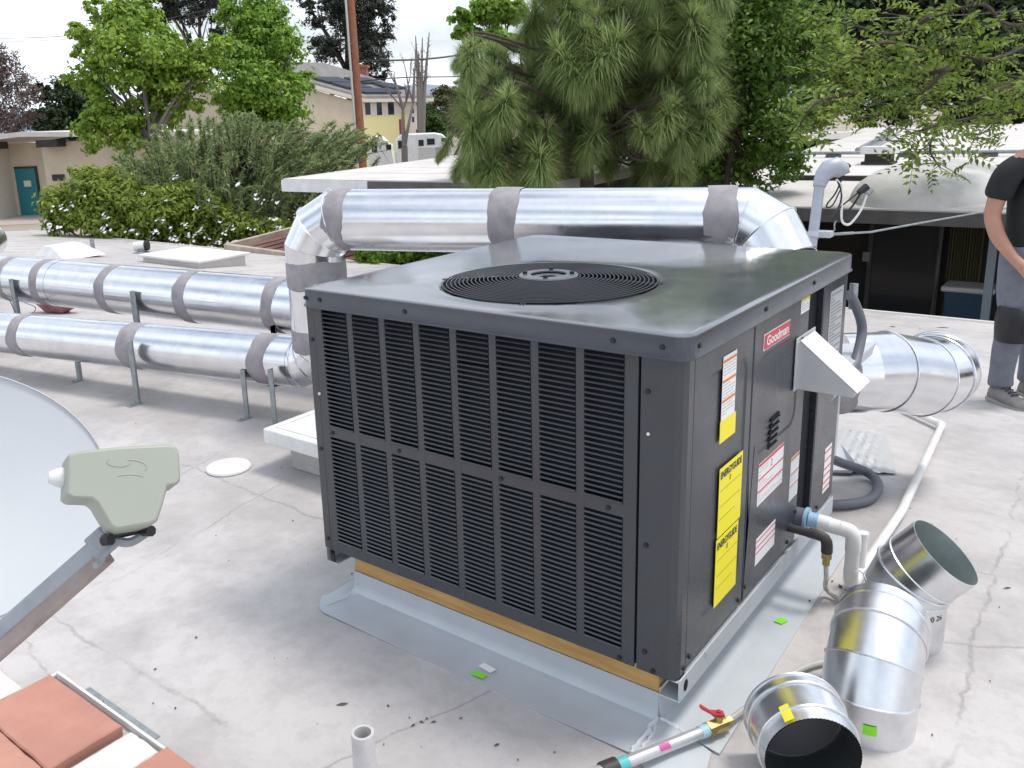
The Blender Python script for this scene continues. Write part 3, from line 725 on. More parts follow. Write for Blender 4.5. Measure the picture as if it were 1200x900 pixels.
ret = thing('metal_duct', 'short open-ended galvanised duct elbow behind the right rear corner of the unit', 'duct', (0, 1.9, Zr), 'round sheet metal ducts on the roof')
rR = .152; C0 = at(1003, 437, 3.30); C1 = at(1070, 442, 3.42); dC = (C1-C0).normalized(); dC.z *= .5; dC.normalize()
fh_ = Vector((FWD.x, FWD.y, 0)).normalized()
nc, ec = elbow(C1-dC*.02, dC, (fh_*.80+Vector((RGT.x, RGT.y, 0))*.38+Vector((0, 0, -.10))), .42, 3)
ex = (ec-nc[-1]).normalized()
P = [Vector((-.42, 1.285, .345)), Vector((-.36, 1.43, .345)), C0, onpath(C0, dC, 1036)]+nc+[ec+ex*.07]
duct(ret, P, rR, ['duct_section', 'duct_section', 'duct_section', 'elbow_gore', 'elbow_gore', 'elbow_gore', 'duct_collar'], beads=(3, 4, 5, 6), open1=True, bead_w=.0035)
band(ret, C0.lerp(P[1], .34), C0-P[1], rR, .16, seed=41)
mb = MB(); n_ = 40
for k in range(1):
    c = ec+ex*(.03+.02*k); u = ex.orthogonal().normalized(); v = ex.cross(u); ring_tube(mb, [c+(u*math.cos(2*math.pi*j/n_)+v*math.sin(2*math.pi*j/n_))*(rR+.001) for j in range(n_)], .003)
obj('collar_rings', mb, GALV, ret)
# flat plate of the plenum behind the unit, beyond the duct
pl = thing('metal_plenum', 'flat topped grey sheet metal transition box behind the unit', 'duct fitting', (-.3, 1.5, Zr))
mb = MB(); mb.box((-.30, 1.288, .44), (.02, 1.66, .475)); obj('plate', mb, GALVR, pl, bevel=.002)
mb = MB(); mb.box((-.27, 1.29, .10), (-.03, 1.42, .44)); obj('box', mb, GALVR, pl, bevel=.003)

# ------------------------------------------------------------------ three loose elbows, front right
def collar(mb, c, d, r, w, crimp=True, n=150):
    d = Vector(d).normalized(); u = d.orthogonal().normalized(); v = d.cross(u); loops = []
    for t in (0, .25, .5, .75, 1):
        loops.append([c+d*(w*t)+(u*math.cos(2*math.pi*j/n)+v*math.sin(2*math.pi*j/n))*(r-(.0014 if (crimp and j % 2 and t > .1) else 0)-.004*t) for j in range(n)])
    mb.loft(loops); mb.cur = 1
    mb.loft([[c+d*(w*t)+(p-(c+d*w)).normalized()*0+(p-(c+d*w))*1.0-(p-(c+d*w)).normalized()*.003+d*0 for p in loops[-1]] if False else [q-(q-(c+d*(w*t))).normalized()*.003 for q in lp_] for t, lp_ in zip((1, .75, .5, .25, 0), reversed(loops))])
    mb.cur = 0; return loops
def on_cyl(c, ax, r, px, py):
    """point of a cylinder seen at a pixel"""
    d = ray(px, py).normalized(); o = CAM-Vector(c); ax = Vector(ax).normalized()
    d_ = d-ax*d.dot(ax); o_ = o-ax*o.dot(ax); A_ = d_.dot(d_); B_ = 2*d_.dot(o_); C_ = o_.dot(o_)-r*r; D_ = B_*B_-4*A_*C_
    return CAM+d*((-B_-math.sqrt(max(D_, 0)))/2/A_)
gl = 'loose galvanised duct fittings at the front right'
# 1: upright, open end tilted up towards the right
e1_ = thing('duct_elbow', 'loose galvanised elbow standing upright with its open mouth facing up, rear of the three', 'duct elbow', onz(1064, 742, Zr), gl)
r1 = .106; foot = onz(1056, 745, Zr); nrm = (RGT*.50+UPV*.70-FWD*.52).normalized()
P = [foot, foot+Vector((0, 0, .155))]; P.append(P[-1]+(nrm+Vector((0, 0, 1))).normalized()*.048); P.append(P[-1]+nrm*.028); P.append(P[-1]+nrm*.085)
_, pp = duct(e1_, P, r1, ['base_collar', 'elbow_gore', 'elbow_gore', 'mouth_collar'], beads=(1, 2, 3), open0=True, open1=True, bead_w=.003, m=GALV2)
me_ = text('00 26', (0, 0, 0), (1, 0, 0), (0, 1, 0), .052, .016, LABT, e1_, 'stamp').data
t_c = on_cyl(foot, (0, 0, 1), r1+.0006, 1096, 729); a_0 = math.atan2(t_c.y-foot.y, t_c.x-foot.x)
for v in me_.vertices:
    q = v.co+ORIG[e1_.name]; a = a_0+(q.x-.026)/r1; v.co = Vector((foot.x+(r1+.0008)*math.cos(a), foot.y+(r1+.0008)*math.sin(a), t_c.z+q.y))-ORIG[e1_.name]
# 2: leaning elbow resting on the roof in the middle
b2 = onz(1015, 846, Zr); r2 = .109
e2_ = thing('duct_elbow', 'loose galvanised elbow with a green sticker, standing in the middle of the three', 'duct elbow', b2, gl)
lean = (RGT*.30+Vector((fh_.x, fh_.y, 0))*.62+Vector((0, 0, .72))).normalized()
lean = (Vector((fh_.x, fh_.y, 0))*.84+Vector((RGT.x, RGT.y, 0))*.58+Vector((0, 0, .14))).normalized(); nd, en = elbow(b2+Vector((0, 0, .055)), (0, 0, 1), lean, .135, 3); P = [b2]+nd+[en+lean*.055]
duct(e2_, P, r2, ['base_collar', 'elbow_gore', 'elbow_gore', 'top_collar'], beads=(1, 2, 3), bead_w=.003, m=GALV2)
mb = MB(); ring_tube(mb, [P[-1]-lean*.035+(lean.orthogonal().normalized()*math.cos(a)+lean.cross(lean.orthogonal().normalized())*math.sin(a))*(r2+.001) for a in [2*math.pi*i/40 for i in range(40)]], .003); obj('collar_ring', mb, GALV, e2_)
def cyl_patch(root, name, c, ax, r, px, py, w, h, m):
    p = on_cyl(c, ax, r, px, py); ax = Vector(ax).normalized(); rad = (p-Vector(c)); rad -= ax*rad.dot(ax); rad.normalize(); t = ax.cross(rad); cc = p-rad*(p-Vector(c)-ax*(p-Vector(c)).dot(ax)).length
    mb = MB(); n = 6; loops = []
    for z in (-h/2, h/2): loops.append([cc+ax*z+(rad*math.cos(a)+t*math.sin(a))*(r+.0025) for a in [(-.5+i/n)*w/r for i in range(n+1)]])
    mb.loft(loops, closed=False); return obj(name, mb, m, root)
cyl_patch(e2_, 'sticker', b2, (0, 0, 1), r2, 1019, 856, .03, .026, GREEN)
# 3: lying with its crimped mouth towards the camera
r3 = .109; c3 = onz(953, 889, Zr+.0)+Vector((0, 0, 0)); d_c = ray(953, 889); c3 = CAM+d_c*((Zr+r3+.002-CAM.z)/d_c.z); d3 = Vector((-fh_.x-.10*RGT.x, -fh_.y-.10*RGT.y, .0)).normalized()
e3_ = thing('duct_collar', 'loose galvanised duct collar with its crimped dark mouth towards the camera, frontmost of the three', 'duct collar', (c3.x, c3.y, Zr), gl)
bk3 = c3-d3*.075; tail = (fh_*.75+Vector((RGT.x, RGT.y, 0))*.25-Vector((0, 0, .45))).normalized()
P = [c3-d3*.035, c3-d3*.115, c3-d3*.145]; _, pp3 = duct(e3_, P, r3, ['mouth_collar', 'rear_collar'], beads=(0, 1, 2), bead_w=.0035, m=GALV2); DKIN = mat('collar_inner_shade', (.035, .04, .042), .5)  # bare metal inside, its shade painted as a near-black colour
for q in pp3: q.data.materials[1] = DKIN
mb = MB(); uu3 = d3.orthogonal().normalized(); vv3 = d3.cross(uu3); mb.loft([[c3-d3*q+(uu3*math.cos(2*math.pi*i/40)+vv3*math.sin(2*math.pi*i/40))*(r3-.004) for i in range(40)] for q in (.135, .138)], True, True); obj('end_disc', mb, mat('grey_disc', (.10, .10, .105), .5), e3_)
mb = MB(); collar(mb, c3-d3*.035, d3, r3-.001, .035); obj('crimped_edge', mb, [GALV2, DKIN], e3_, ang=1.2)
cyl_patch(e3_, 'sticker', c3, d3, r3, 922, 836, .022, .05, mat('sticker_yellow', (.8, .72, .05), .4))

# ------------------------------------------------------------------ condensate trap, gas line, hoses
pv = thing('condensate_drain', 'white PVC condensate trap and drain pipe running back across the roof from the unit', 'drain pipe', onz(990, 668, Zr))
f0 = onx(934, 605, .0); 
q1 = f0+Vector((.062, .004, -.002)); q2 = f0+Vector((.125, .012, -.010))
mb = MB(); mb.tube([f0+Vector((-.02, 0, 0)), f0+Vector((.028, 0, 0))], .030, 14); obj('grommet', mb, CONDUIT, pv)
mb = MB(); mb.tube([f0+Vector((.025, 0, 0)), f0+Vector((.034, 0, 0))], .036, 14); mb.tube([f0+Vector((.034, 0, 0)), q1], .024, 14); obj('primed_adapter', mb, PVCB, pv)
ez = at(990, 636, (q2-CAM).dot(FWD)+.02)
xe = Vector((.165, f0.y+.015, f0.z-.025)); zb = Zr+.085
mb = MB(); mb.tube([q1, q1+Vector((.035, .003, -.003))], .024, 14); mb.tube([q1+Vector((.035, .003, -.003)), q2], .018, 14); obj('pipe', mb, PVC, pv)
mb = MB(); mb.tube([q2-Vector((.045, .005, -.003)), q2], .0235, 14)
mb.tube(bez(q2, q2+Vector((.04, .005, -.004)), xe+Vector((.0, 0, .01)), xe+Vector((0, 0, -.05)), 8), .023, 14); mb.tube([xe+Vector((0, 0, -.05)), Vector((xe.x, xe.y, zb))], .0205, 14); obj('elbow', mb, PVC, pv, ang=1.2)
t0 = Vector((xe.x, xe.y, zb+.0)); t1 = Vector((xe.x, xe.y+.10, zb-.035))
mb = MB(); mb.tube(bez(t0+Vector((0, 0, .03)), t0+Vector((0, -.004, -.03)), t0+Vector((0, .02, -.036)), t1, 8), .0215, 14); obj('trap_bend', mb, PVC, pv)
mb = MB(); mb.tube([t1-Vector((0, .02, .0)), t1+Vector((0, .03, 0))], .025, 14); v0 = onz(1012, 605, 0); 
mb.tube([t1+Vector((0, .01, 0)), t1+Vector((0.0, .015, .135))], .0155, 14); mb.tube([t1+Vector((0, .015, .12)), t1+Vector((0, .015, .137))], .018, 14); obj('vent_tee', mb, PVC, pv)
pe = onz(1104, 498, Zr+.03); 
mb = MB(); mb.tube([t1, Vector((t1.x, 1.6, Zr+.03)), pe], .0165, 14); obj('pipe', mb, PVC, pv)
mb = MB(); pd = pe.copy(); bk_ = onz(1080, 487, Zr+.03); dd = (bk_-pd).normalized()
mb.tube([pd-Vector((0, .05, 0)), pd, pd+dd*.03], .021, 14); mb.tube([pd, pd+dd*.7], .0165, 14); obj('elbow', mb, PVC, pv, ang=1.2)

gs = thing('gas_line', 'gas pipe with a red valve handle and thin flexible hose by the unit corner', 'gas pipe', onz(846, 852, Zr))
g0 = onx(924, 618, .0); 
mb = MB(); mb.tube([g0+Vector((-.01, 0, 0)), g0+Vector((.07, .0, -.002))], .0135, 10); mb.tube(bez(g0+Vector((.06, 0, 0)), g0+Vector((.11, 0, 0)), g0+Vector((.115, 0, 0)), g0+Vector((.115, 0, -.05)), 6), .0165, 10); obj('iron_elbow', mb, IRON, gs)
mb = MB(); gq = g0+Vector((.115, 0, -.05)); mb.tube([gq, gq-Vector((0, 0, .018))], .0165, 6); mb.tube([gq-Vector((0, 0, .018)), gq-Vector((0, 0, .04))], .012, 6); obj('flare_fitting', mb, BRASS, gs)
v1 = onz(852, 846, Zr+.035); v0_ = onz(735, 893, Zr+.035)
hs = [gq-Vector((0, 0, .04)), gq+Vector((.004, 0, -.085)), onz(968, 690, Zr+.03), onz(984, 704, Zr+.012), onz(1002, 722, Zr+.012), onz(1012, 762, Zr+.012), onz(985, 772, Zr+.012), onz(940, 784, Zr+.015), onz(890, 818, Zr+.022), v1]
mb = MB(); mb.tube(smoothpath(hs, 8), .0072, 8); obj('flexible_hose', mb, GASPIPE, gs)
d_ = (v0_-v1).normalized()
mb = MB(); mb.tube([v1-d_*.012, v1+d_*.006], .012, 6); mb.tube([v1+d_*.006, v1+d_*.05], .017, 12); mb.tube([v1+d_*.045, v1+d_*.062], .0195, 6); mb.tube([v1+d_*.028, v1+d_*.028+Vector((0, 0, .03))], .011, 8); obj('valve_body', mb, BRASS, gs, ang=.5)
mb = MB(); hp_ = v1+d_*.028+Vector((0, 0, .033)); hd_ = (RGT*-.6+UPV*.55-FWD*.1); hd_ = Vector((hd_.x, hd_.y, .02)).normalized(); sd_ = Vector((-hd_.y, hd_.x, 0))
mb.prism([(-.018, -.011), (.02, -.011), (.03, -.006), (.062, -.008), (.066, 0), (.062, .008), (.03, .006), (.02, .011), (-.018, .011)], -.003, .004, lambda u, v, h: hp_+hd_*u*.72+sd_*v*.85+Vector((0, 0, h+max(0, u-.02)*.45)))
mb.tube([hp_, hp_+Vector((0, 0, .01))], .006, 6); obj('valve_handle', mb, REDP, gs, bevel=.0015)
mb = MB(); mb.tube([v1+d_*.05, v1+d_*.085], .0158, 12); obj('thread_tape', mb, mat('pale_blue_tape', (.35, .55, .62), .5), gs)
mb = MB(); mb.tube([v1+d_*.08, v0_+d_*.02], .0145, 14); pipe = obj('pipe', mb, mat('galvanised_gas_pipe', (.62, .62, .62), .35, metal=.6, noise=(14, 4), col2=(.52, .52, .51)), gs)
mid_ = v1.lerp(v0_, .66); upn = Vector((0, 0, 1)); sdn = d_.cross(upn).normalized(); 
mb = MB(); sn = (upn*.75+sdn*(1 if sdn.dot(CAM-mid_) > 0 else -1)*.65).normalized(); tn = d_.cross(sn)
mb.loft([[mid_+d_*s+(sn*math.cos(a)+tn*math.sin(a))*.0152 for a in (-.5, -.25, 0, .25, .5)] for s in (-.015, .015)], closed=False); obj('pink_label', mb, mat('label_magenta', (.55, .08, .28), .5), pipe)
mb = MB(); mb.tube([v0_+d_*.0, v0_+d_*.03], .0165, 12); obj('thread_tape', mb, TEALT, gs)
mb = MB(); mb.tube([v0_+d_*.03, v0_+d_*.07], .022, 12); mb.tube([v0_+d_*.05, v0_+d_*.05+Vector((0, 0, -.03))], .02, 10); obj('iron_coupling', mb, IRON, gs)
mb = MB(); mb.tube([v0_+d_*.07, v0_+d_*.9], .0165, 12); obj('pipe', mb, GASPIPE, gs)

cn = thing('electrical_conduit', 'dark grey flexible electrical conduit looping from the unit rear down onto the roof', 'conduit', onz(1030, 590, Zr))
c0 = at(999, 350, 3.02); c1_ = at(1010, 390, 3.05); c2_ = at(999, 432, 2.98)
mb = MB(); mb.tube(smoothpath([at(995, 345, 3.0), c0, at(1008, 372, 3.04), c1_, at(1005, 415, 3.02), c2_, at(975, 455, 2.95)], 6), .017, 10); obj('upper_loop', mb, CONDUIT, cn)
mb = MB(); mb.tube([at(1001, 332, 3.04), at(999, 362, 3.05)], .014, 10); obj('connector', mb, STRUT, cn)
lp_ = [onz(968, 592, Zr+.02), onz(1000, 590, Zr+.018), onz(1022, 583, Zr+.018), onz(1029, 567, Zr+.02), onz(1015, 553, Zr+.03), at(985, 542, 3.6), at(970, 535, 3.5)]
mb = MB(); mb.tube(smoothpath(lp_, 6), .019, 10); obj('lower_loop', mb, CONDUIT, cn)

sh = thing('metal_sheet', 'bent offcut of grey sheet metal lying flat behind the unit', 'sheet metal', onz(990, 555, Zr))
mb = MB(); q = [onz(965, 551, Zr+.012), onz(999, 551, Zr+.012), onz(1001, 540, Zr+.05), onz(985, 520, Zr+.05), onz(965, 515, Zr+.05)]; mb.add(q+[p-Vector((0, 0, .004)) for p in q], [(0, 1, 2, 3, 4), (9, 8, 7, 6, 5)]+[(i, i+5, (i+1) % 5+5, (i+1) % 5) for i in range(5)]); obj('sheet', mb, GALVR, sh, smooth=False)
mb = MB(); q2_ = [onz(962, 556, Zr), onz(998, 557, Zr), onz(1001, 548, Zr), onz(962, 548, Zr)]; mb.add([p+Vector((0, 0, .001)) for p in q2_]+[p+Vector((0, 0, .011)) for p in q2_], [(3, 2, 1, 0), (4, 5, 6, 7), (0, 1, 5, 4), (1, 2, 6, 5), (2, 3, 7, 6), (3, 0, 4, 7)]); obj('folded_edge', mb, CONDUIT, sh, smooth=False)
mb = MB(); nn = 22; vs = []; rr = random.Random(5)
tl, tr_, br_, bl_ = onz(975, 503, Zr), onz(1038, 511, Zr), onz(1050, 556, Zr), onz(975, 556, Zr)
for i in range(nn+1):
    for k in range(nn+1):
        a = tl.lerp(tr_, i/nn); b = bl_.lerp(br_, i/nn); p = a.lerp(b, k/nn)
        vs.append(p+Vector((0, 0, .004+.012*abs(math.sin(i*.9+k*.35+rr.uniform(-.5, .5)))*math.sin(math.pi*min(.99, max(.01, i/nn))))))
mb.add(vs, [(i*(nn+1)+k, (i+1)*(nn+1)+k, (i+1)*(nn+1)+k+1, i*(nn+1)+k+1) for i in range(nn) for k in range(nn)])
FILM = mat('clear_plastic_film', (.60, .60, .61), .15, spec=.7)
tag(obj('plastic_film', mb, FILM, ang=.5), 'crumpled clear plastic film on the roof behind the unit', 'plastic film')

# ------------------------------------------------------------------ small things on the roof
wd = thing('access_cover', 'round white cover disc lying on the roof left of the unit', 'cover', onz(268, 549, Zr))
mb = MB(); c = onz(268, 549, Zr); n = 36; cir = lambda r, z: [c+Vector((r*math.cos(2*math.pi*i/n), r*math.sin(2*math.pi*i/n), z)) for i in range(n)]
mb.loft([cir(.098, 0), cir(.102, .006), cir(.098, .013), cir(.085, .016), cir(.04, .018)], True, True); obj('disc', mb, WHITEP, wd)
px_ = thing('vent_pier', 'square roof pier with a wide white cap beside the left side of the unit', 'roof vent', onz(352, 540, Zr))
c = Vector((-1.93, .86)); H = .155
k0 = onz(308, 502, -.005); 
mb = MB(); mb.box((-2.135, .658, Zr), (-1.62, 1.08, -.04)); obj('pier', mb, mat('pier_white', (.58, .57, .56), .8, noise=(3, 6), col2=(.36, .35, .33)), px_, bevel=.006)
mb = MB(); mb.box((-2.214, .58, -.039), (-1.55, 1.16, .030)); obj('cap', mb, WHITEP, px_, bevel=.006)
mb = MB(); mb.box((-2.18, .62, .0305), (-2.165, 1.13, .034)); mb.box((-2.164, .62, .0305), (-1.58, .635, .034)); obj('cap_ridge', mb, WHITEP, px_, bevel=.001)
st_ = thing('stub_pipe', 'short upright white pipe stub open at the top in the foreground', 'pipe', (0, 0, Zr)); c = at(425, 858, 1.86); st_.location = (c.x, c.y, Zr); ORIG[st_.name] = Vector((c.x, c.y, Zr))
mb = MB(); n = 28; ci = lambda r, z: [Vector((c.x+r*math.cos(2*math.pi*i/n), c.y+r*math.sin(2*math.pi*i/n), z)) for i in range(n)]
mb.loft([ci(.034, Zr), ci(.026, Zr+.02), ci(.0255, c.z-.004), ci(.0245, c.z), ci(.0185, c.z), ci(.018, c.z-.004), ci(.018, c.z-.12)], False, True); obj('pipe', mb, mat('weathered_white_pipe', (.60, .58, .57), .6, noise=(16, 6), col2=(.48, .46, .45)), st_, ang=.5)
vp = thing('vent_pipe', 'small bent roof vent pipe with a dark mouth near the far roof edge', 'roof vent', onz(167, 297, Zr))
c = onz(167, 297, Zr); mb = MB(); mb.loft([[c+Vector((r*math.cos(2*math.pi*i/18), r*math.sin(2*math.pi*i/18), z)) for i in range(18)] for r, z in ((.17, 0), (.15, .02), (.075, .04), (.075, .09))], True, True); obj('flashing', mb, STRUT, vp)
rr_ = Vector((RGT.x, RGT.y, 0)); mb = MB(); mb.tube([c+Vector((0, 0, .12))-rr_*.12, c+Vector((0, 0, .13))+rr_*.06], .075, 14); obj('pipe', mb, WHITEP, vp); mb = MB(); mb.tube([c+Vector((0, 0, .13))+rr_*.06, c+Vector((0, 0, .132))+rr_*.12], [.084, .08], 14); obj('mouth', mb, BLACK, vp)
pp_ = thing('vent_pipe', 'thin upright grey vent pipe behind the ducts near the far roof edge', 'roof vent', onz(110, 299, Zr)); c = onz(110, 299, Zr)
mb = MB(); mb.tube([c, c+Vector((0, 0, .26))], .035, 12); obj('pipe', mb, STRUT, pp_); mb = MB(); mb.tube([c, c+Vector((0, 0, .03))], [.10, .05], 12); obj('flashing', mb, ROOFW, pp_)
sk = thing('roof_hatch', 'long low white roof hatch behind the upper duct', 'roof hatch', onz(210, 318, Zr))
a = onz(272, 312, Zr); b = onz(105, 306, Zr); mb = MB(); mb.box((b.x+.5, a.y-.55, a.z-.1), (a.x, a.y+.25, a.z+.13)); obj('curb', mb, ROOFW, sk, bevel=.01)
mb = MB(); mb.box((b.x+.45, a.y-.60, a.z+.1305), (a.x+.06, a.y+.31, a.z+.165)); obj('cover', mb, WHITEP, sk, bevel=.008)
hx_ = thing('roof_vent', 'low white wedge-shaped roof vent at the far left', 'roof vent', onz(85, 300, Zr)); c = onz(80, 300, Zr)
mb = MB(); mb.add([c+Vector(p) for p in ((-.5, -.3, 0), (.45, -.3, 0), (.45, .4, 0), (-.5, .4, 0), (-.35, -.2, .17), (-.1, -.2, .17), (-.1, .3, .17), (-.35, .3, .17))], [(3, 2, 1, 0), (4, 5, 6, 7), (0, 1, 5, 4), (1, 2, 6, 5), (2, 3, 7, 6), (3, 0, 4, 7)]); obj('hood', mb, WHITEP, hx_, bevel=.01)
bgm = MB(); c = onz(70, 366, Zr)+Vector((0, 0, .13)); rr = random.Random(8); loops = []
for i in range(9):
    t = i/8; w = math.sin(math.pi*min(.97, max(.03, t)))**.6; loops.append([c+rr_*(t-.5)*.42+Vector((-rr_.y, rr_.x, 0))*math.cos(a)*.12*w*rr.uniform(.85, 1.15)+Vector((0, 0, math.sin(a)*.14*w*rr.uniform(.8, 1.2))) for a in [2*math.pi*k/14 for k in range(14)]])
bgm.loft(loops, True, True); tag(obj('bag', bgm, mat('maroon_plastic', (.33, .16, .17), .35, noise=(9, 4), col2=(.24, .09, .10)), ang=.5), 'crumpled maroon plastic bag under the rear left duct', 'bag')
# loose wires dangling under the rear duct
mb = MB(); mb.tube(smoothpath([at(-5, 335, 6.2), at(10, 350, 6.2), at(20, 372, 6.3), onz(22, 380, Zr+.01)], 6), .004, 5); mb.tube(smoothpath([at(5, 345, 6.2), at(30, 355, 6.2), at(42, 362, 6.3), onz(30, 374, Zr+.01)], 6), .003, 5)
tag(obj('loose_wire', mb, CONDUIT), 'thin loose wires hanging below the rear duct at the left edge', 'wire')
# wind-blown bits on the roof
deb = MB(); rr = random.Random(12)
def twig(x, y, l, w, a):
    p = Vector((x, y, zroof(y)+.003)); d = Vector((math.cos(a), math.sin(a), 0)); s = Vector((-d.y, d.x, 0))
    deb.add([p-d*l, p-s*w+d*l*.2, p+d*l, p+s*w-d*l*.1, p+Vector((0, 0, .004))], [(0, 1, 4), (1, 2, 4), (2, 3, 4), (3, 0, 4)])
for px, py, l, w, a in ((401, 826, .018, .006, .9), (455, 828, .006, .003, 0), (484, 851, .008, .003, 1.4), (494, 847, .008, .003, .3), (508, 847, .009, .003, 1.0), (500, 843, .004, .003, 1.0), (540, 843, .006, .002, .8), (582, 874, .009, .004, 1.2), (480, 842, .004, .002, 0),
                        (985, 688, .014, .006, 2.2), (1000, 679, .012, .006, 2.4), (1003, 686, .010, .004, .4), (975, 682, .006, .003, 1), (120, 827, .02, .004, 2.4), (1046, 383, .03, .02, 0), (1104, 384, .07, .015, .5), (1078, 386, .01, .008, 1), (1180, 690, .016, .003, .8), (880, 735, .006, .004, .2), (230, 748, .006, .003, 1)):
    p = onz(px, py, Zr); twig(p.x, p.y, l, w, a)
for _ in range(60):
    p = onz(rr.uniform(150, 1200), rr.uniform(480, 900), Zr); l = rr.uniform(.002, .005); twig(p.x, p.y, l, l*rr.uniform(.3, .8), rr.uniform(0, 6.3))
obj('leaf_litter', deb, mat('dry_leaf', (.09, .075, .065), .8), kind='stuff')

# ------------------------------------------------------------------ pavers, bottom left
gp = 'square pavers in the front left corner'
def paver(x0, x1, y0, y1, z0, z1, m, label, seed):
    rr = random.Random(seed); t = thing('paver', label, 'paver', ((x0+x1)/2, (y0+y1)/2, z0), gp); mb = MB(); n = 10
    def edge(lo, d): 
        o = []
        (ax, ay), (bx, by) = ((x0+d, y0+d), (x1-d, y1-d))
        cs = [(ax, ay), (bx, ay), (bx, by), (ax, by)]
        for k in range(4):
            (px0, py0), (px1, py1) = cs[k], cs[(k+1) % 4]
            for i in range(n):
                tt = i/n; o.append(Vector((px0+(px1-px0)*tt+rj[k*n+i][0], py0+(py1-py0)*tt+rj[k*n+i][1], lo)))
        return o
    rj = [(rr.uniform(-.0015, .0015), rr.uniform(-.0015, .0015)) for _ in range(4*n)]
    mb.loft([edge(z0, .002), edge(z0+.004, 0), edge(z1-.004, 0), edge(z1, .004)], True, True); obj('slab', mb, m, t, ang=.5); return t
ys = -.800; TH = .034
paver(-1.505, -1.142, ys-.195, ys, Zr, Zr+TH, TERRA, 'terracotta paver at the rear corner, largest in view of the front left pavers', 1)
paver(-1.545, -1.168, ys-.40, ys-.200, Zr, Zr+TH, TERRA2, 'terracotta paver at the left frame edge in front of the rear terracotta paver', 2)
paver(-1.118, -.992, ys-.30, ys+.012, Zr, Zr+.020, TILEW, 'white paver between two terracotta pavers at bottom left', 3)
paver(-.988, -.70, ys-.20, ys+.030, Zr, Zr+.026, TERRA, 'terracotta paver right of the white paver at the bottom edge', 4)
paver(-1.90, -1.55, ys-.30, ys-.060, Zr, Zr+.006, TILEW, 'thin white slab at the left edge beside the rear terracotta paver', 5)
x1 = -1.142
ed = thing('metal_edging', 'thin white metal strip along the back of the terracotta pavers', 'edging', (-1.3, ys+.02, Zr))
mb = MB(); mb.box((-1.52, ys+.022, Zr+.001), (-.985, ys+.030, Zr+.020)); mb.box((-1.535, ys-.25, Zr+.001), (-1.523, ys+.034, Zr+.010)); obj('strip', mb, WHITEP, ed, bevel=.001)
mb = MB(); mb.box((-1.40, ys+.036, Zr+.0005), (-1.06, ys+.056, Zr+.003)); obj('base_flange', mb, STRUT, ed, smooth=False)
# ------------------------------------------------------------------ satellite dish, left foreground
dc = at(-80, 580, 1.3); dn = (RGT*.62+UPV*.36-FWD*.70).normalized(); du = (RGT-dn*RGT.dot(dn)).normalized(); dv = dn.cross(du); du, dv = du*math.cos(.3)+dv*math.sin(.3), dv*math.cos(.3)-du*math.sin(.3)
dish = thing('satellite_dish', 'pale grey satellite dish with a beige receiver on its arm, cut by the left edge', 'satellite dish', (dc.x-.12, dc.y-.05, Zr))
mb = MB(); n = 64; loops = []
A_, B_ = .262, .202
for k in range(11):
    t = k/10; loops.append([dc+du*A_*t*math.cos(2*math.pi*i/n)+dv*B_*t*math.sin(2*math.pi*i/n)+dn*(.045*t*t-.045) if k else dc-dn*.045 for i in range(n)])
front = loops
rim = [[p+dn*.004 for p in loops[-1]], [dc+(p-dc)*1.012+dn*.001 for p in loops[-1]], [dc+(p-dc)*1.012-dn*.008 for p in loops[-1]], [p-dn*.008 for p in loops[-1]]]
bk_l = [[p-dn*.004 for p in l] for l in reversed(loops)]
mb.loft(loops[1:]+rim+bk_l[:-1], True, True); obj('reflector', mb, DISHM, dish, ang=1.0)
# arm: square tube, pale above and brown below
a0 = at(-60, 792, 1.22); a1 = at(124, 632, 1.15)
ax = (a1-a0).normalized(); vis = (CAM-a1).normalized(); upa = (UPV-ax*UPV.dot(ax)).normalized(); sda = ax.cross(upa)
mb = MB(); 
def bar(mb, p, q, w, h, up, sd): mb.loft([[c+up*h*i+sd*w*j for i, j in ((-1, -1), (-1, 1), (1, 1), (1, -1))] for c in (p, q)], True, True)
bar(mb, a0, a1, .0105, .011, upa, sda); bar(mb, a1-ax*.02, a1+ax*.012, .014, .016, upa, sda); obj('arm', mb, DISHB, dish, bevel=.003)
mb = MB(); bar(mb, a0-upa*.022, a1-upa*.018-ax*.012, .009, .0105, upa, sda); obj('arm_channel', mb, ARMB, dish, bevel=.002)
# receiver: T-shaped body
lc = at(150, 560, 1.12); lz = (-FWD*.84+RGT*.42+UPV*.30).normalized(); lx = (RGT*.985+UPV*.08-FWD*-.0); lx = (lx-lz*lx.dot(lz)).normalized(); ly = lz.cross(lx)
s = 1.12/FOC
def F2(u, v, h): return lc+lx*((u-150)*s*1.04)+ly*(-(v-560)*s*1.02)+lz*h
body = [(86, 533), (95, 529), (140, 523), (196, 519.5), (203, 522), (206, 530), (208, 562), (205, 567), (194, 569), (189, 590), (183, 610), (176, 614), (140, 619), (134, 616), (118, 588), (112, 583), (92, 582), (86, 578)]
mb = MB(); cen = Vector((150, 565)); big = [(u, v) for u, v in body]; sm = [(cen.x+(u-cen.x)*.965, cen.y+(v-cen.y)*.955) for u, v in body]
mb.loft([[F2(u-3, v+1, -.058) for u, v in sm], [F2(u-3, v+1, -.052) for u, v in big], [F2(u, v, -.005) for u, v in big], [F2(u, v, 0.0) for u, v in sm]], True, True)
lnb = obj('receiver', mb, LNBM, dish, bevel=.002, ang=.4)
mb = MB(); 
for (u0, v0, ra, rb, s0, s1) in ((140, 541, 13, 6, 2.6, 6.0), (150, 548, 20, 9, -.4, 1.6), (152, 560, 15, 4, .3, 2.6)):
    mb.tube([F2(u0+ra*math.cos(s0+(s1-s0)*i/14), v0-rb*math.sin(s0+(s1-s0)*i/14), .0001) for i in range(15)], .0008, 5)
obj('moulded_emblem', mb, LNBM, lnb)
